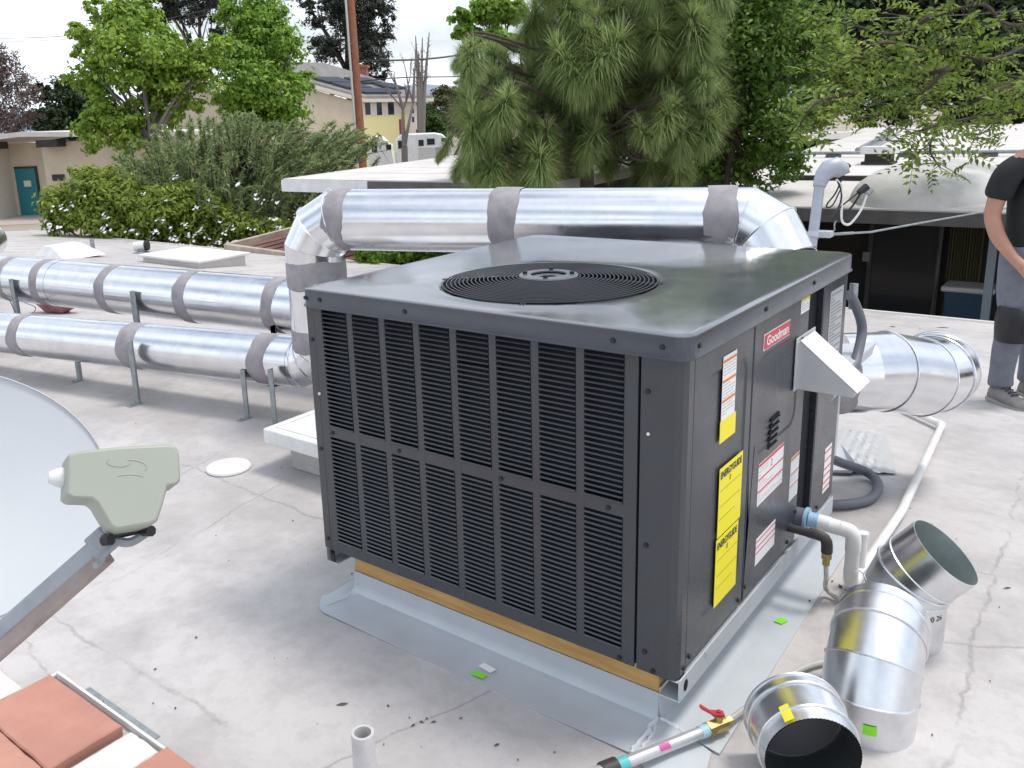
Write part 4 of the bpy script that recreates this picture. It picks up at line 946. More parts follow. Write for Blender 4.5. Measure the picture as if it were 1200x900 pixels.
mb = MB(); hc_ = F2(88, 554, -.035); hd2 = (-lx*.97+lz*.05).normalized(); mb.tube([hc_, hc_+hd2*.008, hc_+hd2*.014, hc_+hd2*.022], [.013, .013, .011, .007], 16); obj('feed_horn', mb, WHITEP, lnb)
mb = MB(); mb.tube([F2(132, 622, -.05), F2(182, 612, -.05)], .005, 8); mb.tube([F2(172, 615, -.05), F2(180, 618, -.03)], .0075, 8); mb.tube([F2(130, 626, -.04), F2(137, 626, -.03)], .0075, 8); obj('clamp', mb, BLACK, dish)
mb = MB(); mb.tube(smoothpath([F2(150, 624, -.05), F2(138, 634, -.05), F2(128, 648, -.05), F2(122, 654, -.04)], 5), .0042, 6); obj('cable', mb, DISHB, dish)
mb = MB(); mb.tube(smoothpath([F2(142, 626, -.05), F2(160, 628, -.05), F2(180, 616, -.05)], 5), .006, 6); obj('bracket', mb, DISHB, dish)
mp_ = dc-dn*.16; mb = MB(); mb.tube([mp_, Vector((mp_.x, mp_.y, Zr+.02))], .026, 14); mb.tube([dc-dn*.07, mp_], .03, 12); obj('mast', mb, STRUT, dish)
mb = MB(); mb.tube([a0, a0.lerp(mp_-Vector((0, 0, .12)), 1.0)], .016, 8); obj('lower_arm', mb, DISHB, dish)
mb = MB(); mb.box((mp_.x-.1, mp_.y-.1, Zr), (mp_.x+.1, mp_.y+.1, Zr+.02)); obj('base_plate', mb, STRUT, dish, bevel=.003)
# ------------------------------------------------------------------ neighbouring buildings
STUCCO = mat('cream_stucco', (.60, .52, .40), .9, noise=(1.5, 6), col2=(.55, .47, .36)); STUCY = mat('yellow_stucco', (.72, .66, .34), .9)
STUCP = mat('pale_stucco', (.66, .60, .52), .9); SHING = mat('grey_shingle', (.20, .19, .19), .9, noise=(1, 6), col2=(.26, .25, .24))
GLASSD = mat('dark_window_glass', (.03, .035, .04), .1, spec=.6); TEALD = mat('teal_door_paint', (.012, .17, .20), .5); DOORR = mat('red_door_paint', (.30, .03, .03), .5)
BRICK = mat('chimney_brick', (.42, .16, .11), .85, noise=(6, 4)); SOLAR = mat('solar_glass', (.02, .025, .04), .2)
def part(name, lo, hi, m, parent, bevel=0, label=None):
    mb = MB(); mb.box(lo, hi); return obj(name, mb, m, parent, bevel=bevel, smooth=bool(bevel), label=label)
# --- low house with a teal door, far left
rot = lambda p, c, a: Vector((c.x+p[0]*math.cos(a)-p[1]*math.sin(a), c.y+p[0]*math.sin(a)+p[1]*math.cos(a), p[2]))
class LMB(MB):
    """mesh builder working in a local frame (origin, angle)"""
    def __init__(s, c, a): super().__init__(); s.c, s.a = Vector(c), a
    def add(s, vs, fs): return super().add([rot(Vector(v), s.c, s.a)+Vector((0, 0, s.c.z)) for v in vs], fs)
def lpart(name, c, a, lo, hi, m, parent, bevel=0):
    mb = LMB(c, a); mb.box(lo, hi); return obj(name, mb, m, parent, smooth=bool(bevel), bevel=bevel)
c = onz(36, 246, GZ); c = at(36, 246, 44.5); c.z = GZ; th = math.atan2(RGT.y, RGT.x)-.12
house = thing('low_house', 'low beige house with a teal door and white edged roof at the far left', 'house', c)
lpart('wall', c, th, (-.72, .0, 0), (1.75, .15, 3.6), STUCCO, house)
lpart('wall', c, th, (1.75, -1.1, 0), (9, .15, 3.6), STUCCO, house); lpart('wall', c, th, (-1.45, -1.6, 0), (-.72, .15, 3.4), STUCP, house); 
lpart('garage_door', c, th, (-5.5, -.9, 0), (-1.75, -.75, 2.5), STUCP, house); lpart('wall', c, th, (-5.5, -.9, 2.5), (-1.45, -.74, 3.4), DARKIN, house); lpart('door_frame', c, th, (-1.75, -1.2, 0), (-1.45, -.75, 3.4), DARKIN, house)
dr_ = lpart('door', c, th, (-.52, -.06, 0), (.58, .01, 2.35), TEALD, house); lpart('door_frame', c, th, (.58, -.08, 0), (.70, .02, 2.45), DARKIN, house); lpart('door_frame', c, th, (-.52, -.08, 2.35), (.58, .02, 2.45), DARKIN, house)
lpart('door_plate', c, th, (-.10, -.075, 1.45), (.28, -.06, 1.75), STUCP, dr_)
lpart('house_sign', c, th, (2.1, -1.14, 1.75), (2.75, -1.10, 2.05), DARKIN, house)
mb = LMB(c, th); mb.prism([(-6, 3.25), (-1, 3.72), (1.2, 3.92), (9.3, 3.62), (9.3, 3.85), (1.2, 4.14), (-1, 3.98), (-6, 3.55)], -2.0, 5, lambda u, v, h: Vector((u, h, v))); obj('roof', mb, ROOFW, house, smooth=False)
for x in (-1.0, 2.0, 5.6): lpart('roof_beam', c, th, (x, -1.95, 3.38), (x+1.1, -1.2, 3.72), DARKIN, house)
# driveway in front of it
p = [at(-40, 262, 40), at(60, 262, 40), at(60, 244, 47), at(-60, 244, 47)]
mb = MB(); mb.add([Vector((q.x, q.y, GZ+.012)) for q in p], [(0, 1, 2, 3)]); obj('driveway', mb, mat('driveway_concrete', (.47, .40, .35), .9, noise=(.6, 6), col2=(.40, .34, .30)), smooth=False, kind='structure')

# --- two storey yellow house beyond the pole
D = 62; s = D/FOC
def hp(x, y, d=D): return at(x, y, d)
yh = thing('two_storey_house', 'two storey cream and yellow house with solar panels and a brick chimney beyond the pole', 'house', Vector((hp(430, 185).x, hp(430, 185).y, GZ)))
eave_l = hp(345, 88, 56); cor = hp(421, 118, 60); eave_r = hp(492, 115, 66); back_ = hp(360, 60, 75)
ux = (Vector((cor.x-eave_l.x, cor.y-eave_l.y, 0))); L1 = ux.length; ux.normalize(); ur = Vector((eave_r.x-cor.x, eave_r.y-cor.y, 0)); L2 = ur.length; ur.normalize()
zc = cor.z
def slab(pts, z0, z1, m, name, parent, out=None):
    mb = MB(); n = len(pts); mb.add([Vector((p.x, p.y, z0 if not callable(z0) else z0(i))) for i, p in enumerate(pts)]+[Vector((p.x, p.y, z1 if not callable(z1) else z1(i))) for i, p in enumerate(pts)], [tuple(reversed(range(n))), tuple(range(n, 2*n))]+[(i, (i+1) % n, n+(i+1) % n, n+i) for i in range(n)])
    return obj(name, mb, m, parent, smooth=False)
e0 = Vector((eave_l.x, eave_l.y, 0))-ux*4; c0_ = Vector((cor.x, cor.y, 0)); r0 = Vector((eave_r.x, eave_r.y, 0)); in_ = Vector((-ux.y, ux.x, 0)); 
if in_.dot(ur) < 0: in_ = -in_
wall_top = lambda P: P
mb = MB()
# gable wall (left face) rises towards the far left; front wall faces right
zl = eave_l.z+.4; zr_ = cor.z-.15
gw = [Vector((e0.x, e0.y, GZ)), Vector((c0_.x, c0_.y, GZ)), Vector((c0_.x, c0_.y, zr_)), Vector((e0.x, e0.y, zl))]
bk2 = [p+in_*.3 for p in gw]; mb.add(gw+bk2, [(0, 1, 2, 3), (7, 6, 5, 4), (0, 4, 5, 1), (1, 5, 6, 2), (2, 6, 7, 3), (3, 7, 4, 0)]); obj('gable_wall', mb, STUCCO, yh, smooth=False)
slab([c0_+ux*.02, r0, r0-ux*.3, c0_-ux*.3+ur*.3], GZ, zr_-.02, STUCY, 'front_wall', yh)
def fp(t, z, o=0): q = c0_+ur*(L2*t)+ux*o; return Vector((q.x, q.y, z))
def zpx(t, y):
    q = fp(t, 0); v = Vector((q.x, q.y, 0))-Vector((CAM.x, CAM.y, 0)); d = v.dot(Vector((FWD.x, FWD.y, 0)))
    best = min(((abs((lambda w: CY-FOC*w.dot(UPV)/w.dot(FWD))(Vector((q.x, q.y, z))-CAM)-y), z) for z in [k*.05-3 for k in range(260)])); return best[1]
def fbox(name, t0, t1, y0, y1, m, parent, o0=.0, o1=.06):
    z1, z0 = zpx(t0, y0), zpx(t0, y1); q = [fp(t0, 0, o0), fp(t1, 0, o0), fp(t1, 0, o1), fp(t0, 0, o1)]
    return slab(q, z0, z1, m, name, parent)
fbox('upper_wall', .0, .74, 119, 136, STUCP, yh, .02, .05)
for t0, t1 in ((.06, .15), (.24, .33), (.42, .53)):
    f_ = fbox('window', t0, t1, 119, 135, GLASSD, yh, .05, .08); fbox('window_frame', t0-.015, t0+.005, 118, 136, STUCP, f_, .05, .1)
fbox('door', .61, .69, 140, 160, DOORR, yh, .02, .08); fbox('side_wall', .76, .99, 119, 170, STUCP, yh, .02, .05)
fbox('window', .83, .87, 127, 133, GLASSD, yh, .05, .08); fbox('window', .83, .87, 137, 143, GLASSD, yh, .05, .08)
# roof plane with overhang, falling from left-back to the front eave
ov = Vector(eave_l)-ux*4; ov.z = eave_l.z+.55; c2 = Vector(cor)+ux*.9; r2_ = Vector(eave_r)+ux*.9+ur*.6; r2_.z = c2.z = cor.z
b2_ = r2_-ux*(L1+5); b2_.z = ov.z+.1; ov2 = Vector(ov); c2b = c2-ur*.6; ovb = ov-ur*.6
mb = MB(); q = [ovb, c2b, r2_, b2_]; mb.add(q+[p+Vector((0, 0, .28)) for p in q], [(3, 2, 1, 0), (4, 5, 6, 7), (0, 1, 5, 4), (1, 2, 6, 5), (2, 3, 7, 6), (3, 0, 4, 7)]); rfh = obj('roof', mb, [SHING], yh, smooth=False)
for (a, b) in ((ovb, c2b), (c2b, r2_)):
    mb = MB(); mb.tube([a-ur*.05+ux*.02, b-ur*.05+ux*.02], .17, 4); obj('fascia', mb, STUCP, rfh, smooth=False)
def rp(a, b): 
    p = ovb.lerp(c2b, a).lerp(b2_.lerp(r2_, a), b); return p+Vector((0, 0, .36))
for (a0_, a1_, b0_, b1_) in ((.50, .64, .10, .42), (.66, .80, .10, .42), (.82, .95, .10, .60), (.5, .64, .5, .8), (.66, .8, .65, .9)):
    mb = MB(); q = [rp(a0_, b0_), rp(a1_, b0_), rp(a1_, b1_), rp(a0_, b1_)]; mb.add(q+[p+Vector((0, 0, .12)) for p in q], [(3, 2, 1, 0), (4, 5, 6, 7), (0, 1, 5, 4), (1, 2, 6, 5), (2, 3, 7, 6), (3, 0, 4, 7)]); obj('solar_panel', mb, SOLAR, yh, smooth=False)
ch = at(424, 92, 64); ch2 = hp(424, 79, 64)
mb = LMB(Vector((ch.x, ch.y, 0)), th); mb.box((-.45, -.4, ch.z-1.5), (.45, .4, ch2.z)); mb.box((-.55, -.5, ch2.z-.05), (.55, .5, ch2.z+.12)); obj('chimney', mb, BRICK, rfh, smooth=False)
# --- cream gable glimpsed through the left leafy tree
fhs = thing('gabled_house', 'cream gabled house with a white roof edge glimpsed through the left leafy tree', 'house', Vector((at(225, 170, 50).x, at(225, 170, 50).y, GZ)))
ga, gb, gc, gd_ = at(196, 118, 50), at(229, 97, 50), at(264, 116, 50), at(262, 150, 50); bkv = fh_far = Vector((FWD.x, FWD.y, 0)).normalized()*7
mb = MB(); w5 = [Vector((ga.x, ga.y, GZ)), Vector((gd_.x, gd_.y, GZ)), gc, gb, ga]; mb.add(w5+[p+bkv for p in w5], [(0, 1, 2, 3, 4), (9, 8, 7, 6, 5)]+[(i, i+5, (i+1) % 5+5, (i+1) % 5) for i in range(5)]); obj('wall', mb, STUCCO, fhs, smooth=False)
for p, q in ((ga, gb), (gb, gc)):
    d = (q-p).normalized(); mb = MB(); k4 = [p-d*.5-bkv*.06+Vector((0, 0, .02)), q+d*.02-bkv*.06+Vector((0, 0, .02)), q+d*.02+bkv*1.05+Vector((0, 0, .02)), p-d*.5+bkv*1.05+Vector((0, 0, .02))]
    if q is gc: k4[1] += d*.5; k4[2] += d*.5
    mb.add(k4+[v+Vector((0, 0, .22)) for v in k4], [(3, 2, 1, 0), (4, 5, 6, 7), (0, 1, 5, 4), (1, 2, 6, 5), (2, 3, 7, 6), (3, 0, 4, 7)]); obj('roof', mb, ROOFW, fhs, smooth=False)
# --- white camper vans parked in front of it
def camper(pxl, pxr, ytop, ybot, d, label, wins):
    a = at(pxl, ytop, d); b = at(pxr, ytop, d); cx_ = Vector((a.x, a.y, GZ)); an = math.atan2(b.y-a.y, b.x-a.x); L = (Vector((b.x, b.y, 0))-Vector((a.x, a.y, 0))).length; H_ = a.z-GZ
    t = thing('camper_van', label, 'camper van', cx_, 'white camper vans behind the neighbouring roof')
    mb = LMB(cx_, an); mb.prism([(0, .55), (L, .55), (L, 1.5), (L-.15, H_-.5), (L-.6, H_-.08), (L-1, H_), (.3, H_), (.05, H_-.25), (0, 1.5)], 0, 2.2, lambda u, v, h: Vector((u, h, v))); obj('body', mb, WHITEP, t, bevel=.05)
    k = d/FOC
    for (x0_, x1_, y0_, y1_) in wins:
        mb = LMB(cx_, an); mb.box(((x0_-pxl)*k, -.03, H_-(y1_-ytop)*k), ((x1_-pxl)*k, .01, H_-(y0_-ytop)*k)); obj('window', mb, GLASSD, t, smooth=False)
    for x in (L*.2, L*.8):
        mb = LMB(cx_, an); mb.tube([(x, -.03, .38), (x, .22, .38)], .38, 18); obj('wheel', mb, BLACK, t)
camper(462, 532, 158, 185, 44, 'white camper van with three dark windows behind the neighbouring roof', [(466, 476, 165, 174), (490, 496, 165, 172), (500, 509, 164, 171), (517, 527, 164, 168)])
camper(430, 461, 160, 186, 42, 'white camper van with one tall window left of the bare trees', [(435, 441, 167, 178), (452, 458, 170, 176)])

# --- neighbouring house with a broad white roof, middle
nb_ = thing('white_roofed_house', 'neighbouring house with a broad low white roof behind the raised duct', 'house', Vector((at(440, 240, 20).x, at(440, 240, 20).y, GZ)))
el = at(331, 209.5, 15.5); er = Vector((el.x+5.6, el.y, el.z)); rg = at(548, 166, 25); rise = (rg.z-el.z)/(rg.y-el.y)
w_ = Vector((0, rg.y-el.y, rg.z-el.z))
q = [el, er, er+w_, el+w_]; q2 = [er+w_, er+w_*2-Vector((0, 0, 2*w_.z))*1, el+w_*2-Vector((0, 0, 2*w_.z)), el+w_]
for k, Q in enumerate((q, q2)):
    mb = MB(); up_ = Vector((0, 0, .02)); mb.add([p-Vector((0, 0, .16)) for p in Q]+Q, [(3, 2, 1, 0), (4, 5, 6, 7), (0, 1, 5, 4), (1, 2, 6, 5), (2, 3, 7, 6), (3, 0, 4, 7)]); rr_f = obj('roof', mb, ROOFW, nb_, smooth=False)
    if k == 0:
        mb = MB(); mb.box((el.x-.01, el.y-.03, el.z-.22), (el.x+2.1, el.y-.005, el.z-.02)); obj('fascia', mb, WHITEP, rr_f, smooth=False)
        mb = MB(); mb.box((el.x+2.11, el.y-.03, el.z-.24), (er.x, el.y-.005, el.z-.02)); obj('fascia', mb, FASC, rr_f, smooth=False)
        for i in range(1, 9):
            p = el.lerp(el+w_, i/9); mb = MB(); mb.box((el.x+.02, p.y-.012, p.z-.004), (er.x-.02, p.y+.012, p.z+.004)); obj('roof_lap', mb, ROOFW, rr_f, smooth=False)
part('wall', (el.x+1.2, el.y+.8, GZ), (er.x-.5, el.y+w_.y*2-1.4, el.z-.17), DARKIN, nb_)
vn = at(507, 172, 27); mb = MB(); mb.box((vn.x-.35, vn.y-.3, vn.z-.5), (vn.x+.35, vn.y+.3, vn.z)); obj('roof_vent', mb, ROOFW, nb_, smooth=False)
# --- house on the right with the shaded porch
rh = thing('porch_house', 'neighbouring house with a stained white roof over a dark porch at the right', 'house', Vector((at(1040, 254, 14).x, 13, GZ)))
Y0 = 11.2; e = ony(1040, 245, Y0); zE = e.z; xl = ony(800, 246, Y0).x; xr = 9.0
rgp = at(1000, 150, 26); wv = Vector((0, rgp.y-Y0, rgp.z-zE))
Q = [Vector((xl, Y0, zE)), Vector((xr, Y0, zE)), Vector((xr, Y0, zE))+wv, Vector((xl-1.5, Y0, zE))+wv]
mb = MB(); mb.add([p-Vector((0, 0, .14)) for p in Q]+Q, [(3, 2, 1, 0), (4, 5, 6, 7), (0, 1, 5, 4), (1, 2, 6, 5), (2, 3, 7, 6), (3, 0, 4, 7)]); rr_r = obj('roof', mb, ROOFW, rh, smooth=False)
Q2 = [Q[2], Q[2]+Vector((0, 9, -.5)), Q[3]+Vector((0, 9, -.5)), Q[3]]
mb = MB(); mb.add([p-Vector((0, 0, .14)) for p in Q2]+Q2, [(3, 2, 1, 0), (4, 5, 6, 7), (0, 1, 5, 4), (1, 2, 6, 5), (2, 3, 7, 6), (3, 0, 4, 7)]); obj('roof', mb, ROOFW, rh, smooth=False)
mb = MB(); mb.box((xl, Y0-.04, zE-.20), (xr, Y0-.005, zE-.02)); obj('fascia', mb, FASC, rr_r, smooth=False)
# blistered, stained mound of roofing foam
def onroofR(px, py): 
    d = ray(px, py); nrm = Vector((1, 0, 0)).cross(wv).normalized(); return CAM+d*((Q[0]-CAM).dot(nrm)/d.dot(nrm))
mc = onroofR(1085, 226); ma = onroofR(980, 232); rx_ = abs(mc.x-ma.x)*1.05; mtop = onroofR(1085, 200); ry_ = min((mtop-mc).length*.9, mc.y-Y0-.05)
FOAM = mat('stained_roof_foam', (.64, .62, .60), .85, noise=(.9, 8), col2=(.30, .29, .28), bump=(6, .4, .03), ncontrast=(.46, .72))
mb = MB(); loops = []; rr = random.Random(4)
for k in range(12):
    t = k/11; rad = math.cos(t*math.pi/2); hgt = .42*math.sin(t*math.pi/2)
    loops.append([Vector((mc.x+.1+rx_*(rad**.7+.001)*math.cos(a)*(1+.05*math.sin(3*a+1)), 0, 0))+Vector((0, mc.y+ry_*(rad**.7+.001)*math.sin(a)*(1+.06*math.sin(2*a)), 0))+Vector((0, 0, 0)) for a in [2*math.pi*i/40 for i in range(40)]])
    for p in loops[-1]: p.z = zE+(p.y-Y0)*wv.z/wv.y+hgt*(1+.08*math.sin(p.x*2.1)+.06*math.sin(p.y*3.3))-.01
mb.loft(loops, False, True); obj('roof_mound', mb, FOAM, rr_r, ang=1.2)
pipe_y = onroofR(1060, 184); mb = MB(); mb.tube([Vector((xl-1, pipe_y.y, pipe_y.z+.09)), Vector((xr-.3, pipe_y.y, pipe_y.z+.09))], .035, 8); obj('roof_conduit', mb, STRUT, rr_r)
for px in (972, 1057, 1155):
    p = onroofR(px, 186); mb = MB(); mb.box((p.x-.14, pipe_y.y-.08, pipe_y.z-.01), (p.x+.14, pipe_y.y+.08, pipe_y.z+.055)); obj('conduit_block', mb, FASC, rr_r, smooth=False)
a = onroofR(1004, 180); b = onroofR(1046, 157); mb = MB(); mb.tube([a+Vector((0, 0, .08)), b+Vector((0, 0, .08))], .045, 8); mb.tube([a+Vector((.2, 0, .08)), b+Vector((.2, 0, .08))], .03, 8); obj('roof_conduit', mb, STRUT, rr_r)
va = onroofR(1030, 192); mb = MB(); mb.box((va.x-.28, va.y-.2, va.z), (va.x+.28, va.y+.2, va.z+.05)); mb.box((va.x-.23, va.y-.15, va.z+.05), (va.x+.23, va.y+.15, va.z+.20)); mb.cur = 1; mb.box((va.x-.30, va.y-.22, va.z+.20), (va.x+.30, va.y+.22, va.z+.33)); obj('roof_vent', mb, [DARKIN, WHITEP], rr_r, smooth=False)
# the porch below: back wall, glazed doors, posts, curtain
Yb = 14.2
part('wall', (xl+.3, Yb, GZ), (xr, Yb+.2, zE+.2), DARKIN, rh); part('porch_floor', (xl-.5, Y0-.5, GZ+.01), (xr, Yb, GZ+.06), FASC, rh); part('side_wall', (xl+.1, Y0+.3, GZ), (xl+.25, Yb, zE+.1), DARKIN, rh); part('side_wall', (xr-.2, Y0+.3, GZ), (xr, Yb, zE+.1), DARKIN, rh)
gx0 = ony(1020, 320, Yb).x; gx1 = ony(1100, 320, Yb).x
g_ = part('glass_door', (gx0, Yb-.06, GZ), (gx1, Yb-.03, GZ+2.2), GLASSD, rh); part('door_frame', (gx0-.05, Yb-.09, GZ), (gx0+.02, Yb-.02, GZ+2.2), FASC, g_); part('door_frame', (gx1-.04, Yb-.09, GZ), (gx1+.02, Yb-.02, GZ+2.2), FASC, g_)
cx0_, cx1_ = gx1+.1, ony(1150, 320, Yb).x; mb = MB(); n = 60; mb.loft([[Vector((cx0_+(cx1_-cx0_)*i/n, Yb-.08+.035*math.sin(i*1.3), z)) for i in range(n+1)] for z in (GZ+.1, GZ+2.2)], closed=False); obj('curtain', mb, mat('olive_curtain', (.17, .17, .09), .9), rh)
pL = ony(1153, 340, Y0+.5).x
for dx, w_2 in ((0, .10), (.2, .07)):
    part('porch_post', (pL+dx, Y0+.45, GZ), (pL+dx+w_2, Y0+.55, zE-.14), mat('post_grey', (.20, .23, .26), .7), rh)
pl2 = ony(1097, 330, Y0+1.4).x; mb = MB(); mb.tube([(pl2-.03, Y0+1.4, GZ), (pl2+.02, Y0+1.4, zE-.1)], .022, 8); obj('porch_pole', mb, FASC, rh)
lp2 = ony(1017, 300, Yb); mb = MB(); mb.box((lp2.x-.06, Yb-.1, lp2.z-.08), (lp2.x+.05, Yb-.005, lp2.z+.08)); obj('wall_light', mb, mat('wall_light_grey', (.3, .3, .3), .6), rh)
bx_ = ony(1137, 338, Y0+1.2); bin_ = thing('storage_tub', 'blue plastic tub with a white lid on the dark porch behind the man', 'tub', Vector((bx_.x, bx_.y, GZ)))
mb = MB(); mb.loft([[Vector((bx_.x+sx_*w, bx_.y+sy_*w*.8, z)) for sx_, sy_ in ((-1, -1), (1, -1), (1, 1), (-1, 1))] for z, w in ((GZ+.06, .24), (bx_.z-.03, .29))], True, True); obj('tub', mb, mat('tub_blue', (.012, .05, .095), .5), bin_, bevel=.02)
mb = MB(); mb.box((bx_.x-.33, bx_.y-.27, bx_.z-.03), (bx_.x+.33, bx_.y+.27, bx_.z+.05)); obj('lid', mb, mat('tub_lid', (.5, .5, .48), .5), bin_, bevel=.03)

# --- brown ribbed patio roof below the far edge
pc = thing('patio_roof', 'low brown ribbed patio roof with a tan edge just beyond the far roof edge', 'patio roof', Vector((at(360, 300, 14).x, at(360, 300, 14).y, GZ)))
pa, pb = at(272, 291, 15.6), at(336, 281, 15.6); qa = at(330, 292, 13.6); qb = at(452, 316, 13.4); qd = at(452, 290, 15.2); qc = at(338, 281, 15.5)
mb = MB(); k = [Vector(p) for p in (pa, qa, qb, qd, qc)]; 
o1 = Vector((pa.x, pa.y, pa.z)); X_ = Vector((1, .0, -.03)).normalized(); Yv = Vector((0, 1, .06)).normalized()
for i in range(16):
    a_ = o1+X_*(.28*i); mb.add([a_-Vector((0, 0, .03)), a_+X_*.2-Vector((0, 0, .03)), a_+X_*.2+Yv*2.6-Vector((0, 0, .03)), a_+Yv*2.6-Vector((0, 0, .03)), a_, a_+X_*.2, a_+X_*.2+Yv*2.6, a_+Yv*2.6], [(3, 2, 1, 0), (4, 5, 6, 7), (0, 1, 5, 4), (1, 2, 6, 5), (2, 3, 7, 6), (3, 0, 4, 7)])
    mb.add([a_+X_*.2-Vector((0, 0, .05)), a_+X_*.28-Vector((0, 0, .05)), a_+X_*.28+Yv*2.6-Vector((0, 0, .05)), a_+X_*.2+Yv*2.6-Vector((0, 0, .05))], [(0, 1, 2, 3)])
obj('ribbed_sheet', mb, mat('brown_roof_sheet', (.22, .10, .075), .7, noise=(4, 4)), pc, smooth=False)
mb = MB(); mb.tube([o1+Vector((-.1, -.04, .02)), o1+X_*4.5+Vector((0, -.04, .02))], .085, 4); mb.tube([o1+Vector((-.1, -.04, .02)), o1+Yv*2.6+Vector((-.1, 0, .05))], .085, 4); obj('edge_board', mb, TANF, pc, smooth=False)
for dx in (.1, 4.2): mb = MB(); mb.box((o1.x+dx, o1.y+.02, GZ), (o1.x+dx+.1, o1.y+.12, o1.z-.1)); obj('post', mb, TANF, pc, smooth=False)

# ------------------------------------------------------------------ poles, mast, wires
pb_ = at(424, 175, 33); pt = at(409.5, -25, 33); dxy = Vector((0, 0, 0))
pole = thing('utility_pole', 'reddish brown wooden utility pole with a pale conduit up its left side', 'utility pole', Vector((pb_.x, pb_.y, GZ)))
ptp = Vector((pb_.x+(pt.x-pb_.x)*.0, pb_.y, pt.z)); ptp = Vector((at(409.5, -25, 33).x, at(409.5, -25, 33).y, pt.z))
bot = pb_+(pb_-ptp)*((pb_.z-GZ)/(ptp.z-pb_.z))
mb = MB(); mb.tube([bot, ptp], [.155, .135], 16); obj('pole', mb, mat('pole_wood', (.30, .115, .06), .85, noise=(3, 8), col2=(.20, .075, .04), stretch=(6, 6, .4)), pole)
mb = MB(); o_ = -Vector((RGT.x, RGT.y, 0))*.19-fh_*.1; mb.tube([bot+o_, ptp+o_], .045, 8); obj('conduit', mb, mat('pale_conduit', (.5, .48, .45), .6), pole)
mast = thing('service_mast', 'grey electrical service mast with a curved weatherhead and looped cables at the right', 'service mast', (0, 0, 0))
mb0 = at(949.5, 300, 6.6); mt = at(961, 214, 6.6); ax_ = (mt-mb0).normalized(); zfoot = mb0-ax_*((mb0.z-zroof(mb0.y))/ax_.z); mast.location = zfoot; ORIG[mast.name] = zfoot.copy()
MG = mat('mast_grey', (.42, .45, .50), .45, metal=.2, noise=(9, 4), col2=(.37, .40, .45))
mb = MB(); mb.tube([zfoot, mt], .038, 16); obj('pole', mb, MG, mast)
mb = MB(); rx__ = Vector((RGT.x, RGT.y, 0)); mb.tube([mt-ax_*.03, mt+ax_*.03], .048, 16)
mb.tube([mt+ax_*.0, mt+ax_*.055+rx__*.015, mt+ax_*.10+rx__*.05, mt+ax_*.115+rx__*.10, mt+ax_*.085+rx__*.155, mt+ax_*.05+rx__*.175], [.050, .060, .072, .078, .064, .045], 16); obj('weatherhead', mb, MG, mast, ang=1.2)
mb = MB(); 
mb.tube(smoothpath([at(981, 211, 6.6), at(986, 225, 6.6), at(984, 240, 6.58), at(976, 252, 6.55), at(972, 255, 6.55)], 6), .007, 6); mb.tube(smoothpath([at(984, 214, 6.6), at(988, 206, 6.6), at(991, 196, 6.6)], 4), .008, 6)
mb.tube(smoothpath([at(985, 222, 6.6), at(976, 240, 6.6), at(969, 243, 6.6), at(970, 238, 6.6), at(978, 228, 6.6), at(984, 216, 6.6), at(990, 200, 6.6)], 6), .006, 6)
mb.tube(smoothpath([at(973, 253, 6.6), at(988, 240, 6.6), at(1008, 224, 6.6)], 5), .0065, 6); mb.tube(smoothpath([at(987, 256, 6.6), at(1000, 240, 6.6), at(1010, 224, 6.6)], 5), .009, 6); obj('black_cable', mb, BLACK, mast)
mb = MB(); mb.tube([at(987, 202, 6.6), at(994, 193, 6.6)], [.02, .026], 8); mb.tube([at(1006, 226, 6.6), at(1016, 219, 6.6)], [.022, .032], 8); obj('connector', mb, BLACK, mast)
mb = MB(); mb.tube(smoothpath([at(980, 210, 6.6), at(986, 218, 6.6), at(987, 235, 6.6), at(986, 252, 6.6), at(988, 261, 6.6), at(995, 263, 6.6), at(1003, 255, 6.6), at(1010, 244, 6.6), at(1016, 228, 6.6)], 6), .009, 6); obj('white_cable', mb, PVC, mast)
mb = MB(); mb.tube([at(1015, 227, 6.6), at(1021, 222, 6.6)], .026, 8); obj('grey_connector', mb, STRUT, mast)
mb = MB(); cl_ = at(953, 275, 6.6); mb.tube([cl_-ax_*.02, cl_+ax_*.02], .046, 14); mb.tube([cl_-rx__*.1, cl_+rx__*.08], .009, 6); mb.box((cl_.x-.0, cl_.y-.0, cl_.z-.02), (cl_.x+.12, cl_.y+.1, cl_.z+.025)); obj('guy_clamp', mb, GALVR, mast)
gw_ = thing('guy_wire', 'taut steel guy wire running from the mast clamp to the right', 'wire', at(975, 274, 6.6)); mb = MB()
mb.tube([at(968, 275, 6.6), at(1020, 272, 6.9), at(1075, 262, 7.3), at(1120, 254, 7.8), at(1160, 247, 8.4), at(1320, 222, 11)], .008, 6); mb.tube([at(968, 275, 6.6), at(1000, 273, 6.8)], .011, 6); mb.tube([at(978, 270, 6.6), at(978, 262, 6.6), at(980, 259, 6.6)], .006, 5); obj('wire', mb, STRUT, gw_)
def wire(name, pts, r, label):
    mb = MB(); mb.tube(smoothpath(pts, 8), r, 5); return tag(obj(name, mb, BLACK), label, 'power line')
wire('power_line', [at(412, 72, 33), at(450, 71, 33), at(520, 67, 34), at(640, 48, 36)], .035, 'upper overhead line running right from the wooden pole')
wire('power_line', [at(416, 96, 33), at(470, 91, 33), at(560, 89, 34), at(700, 82, 36)], .022, 'lower overhead line running right from the wooden pole')
wire('power_line', [at(-80, 46, 60), at(90, 41, 50), at(260, 8, 42), at(410, -20, 33)], .018, 'faint overhead line running left above the low house')
wire('power_line', [at(-80, 50, 62), at(90, 45, 52), at(260, 14, 44), at(410, -12, 35)], .014, 'thinner overhead line just under the faint line at upper left')
wire('power_line', [at(950, 23, 16), at(1100, 19, 16), at(1260, 8, 16)], .012, 'overhead line crossing the dark foliage at the upper right')
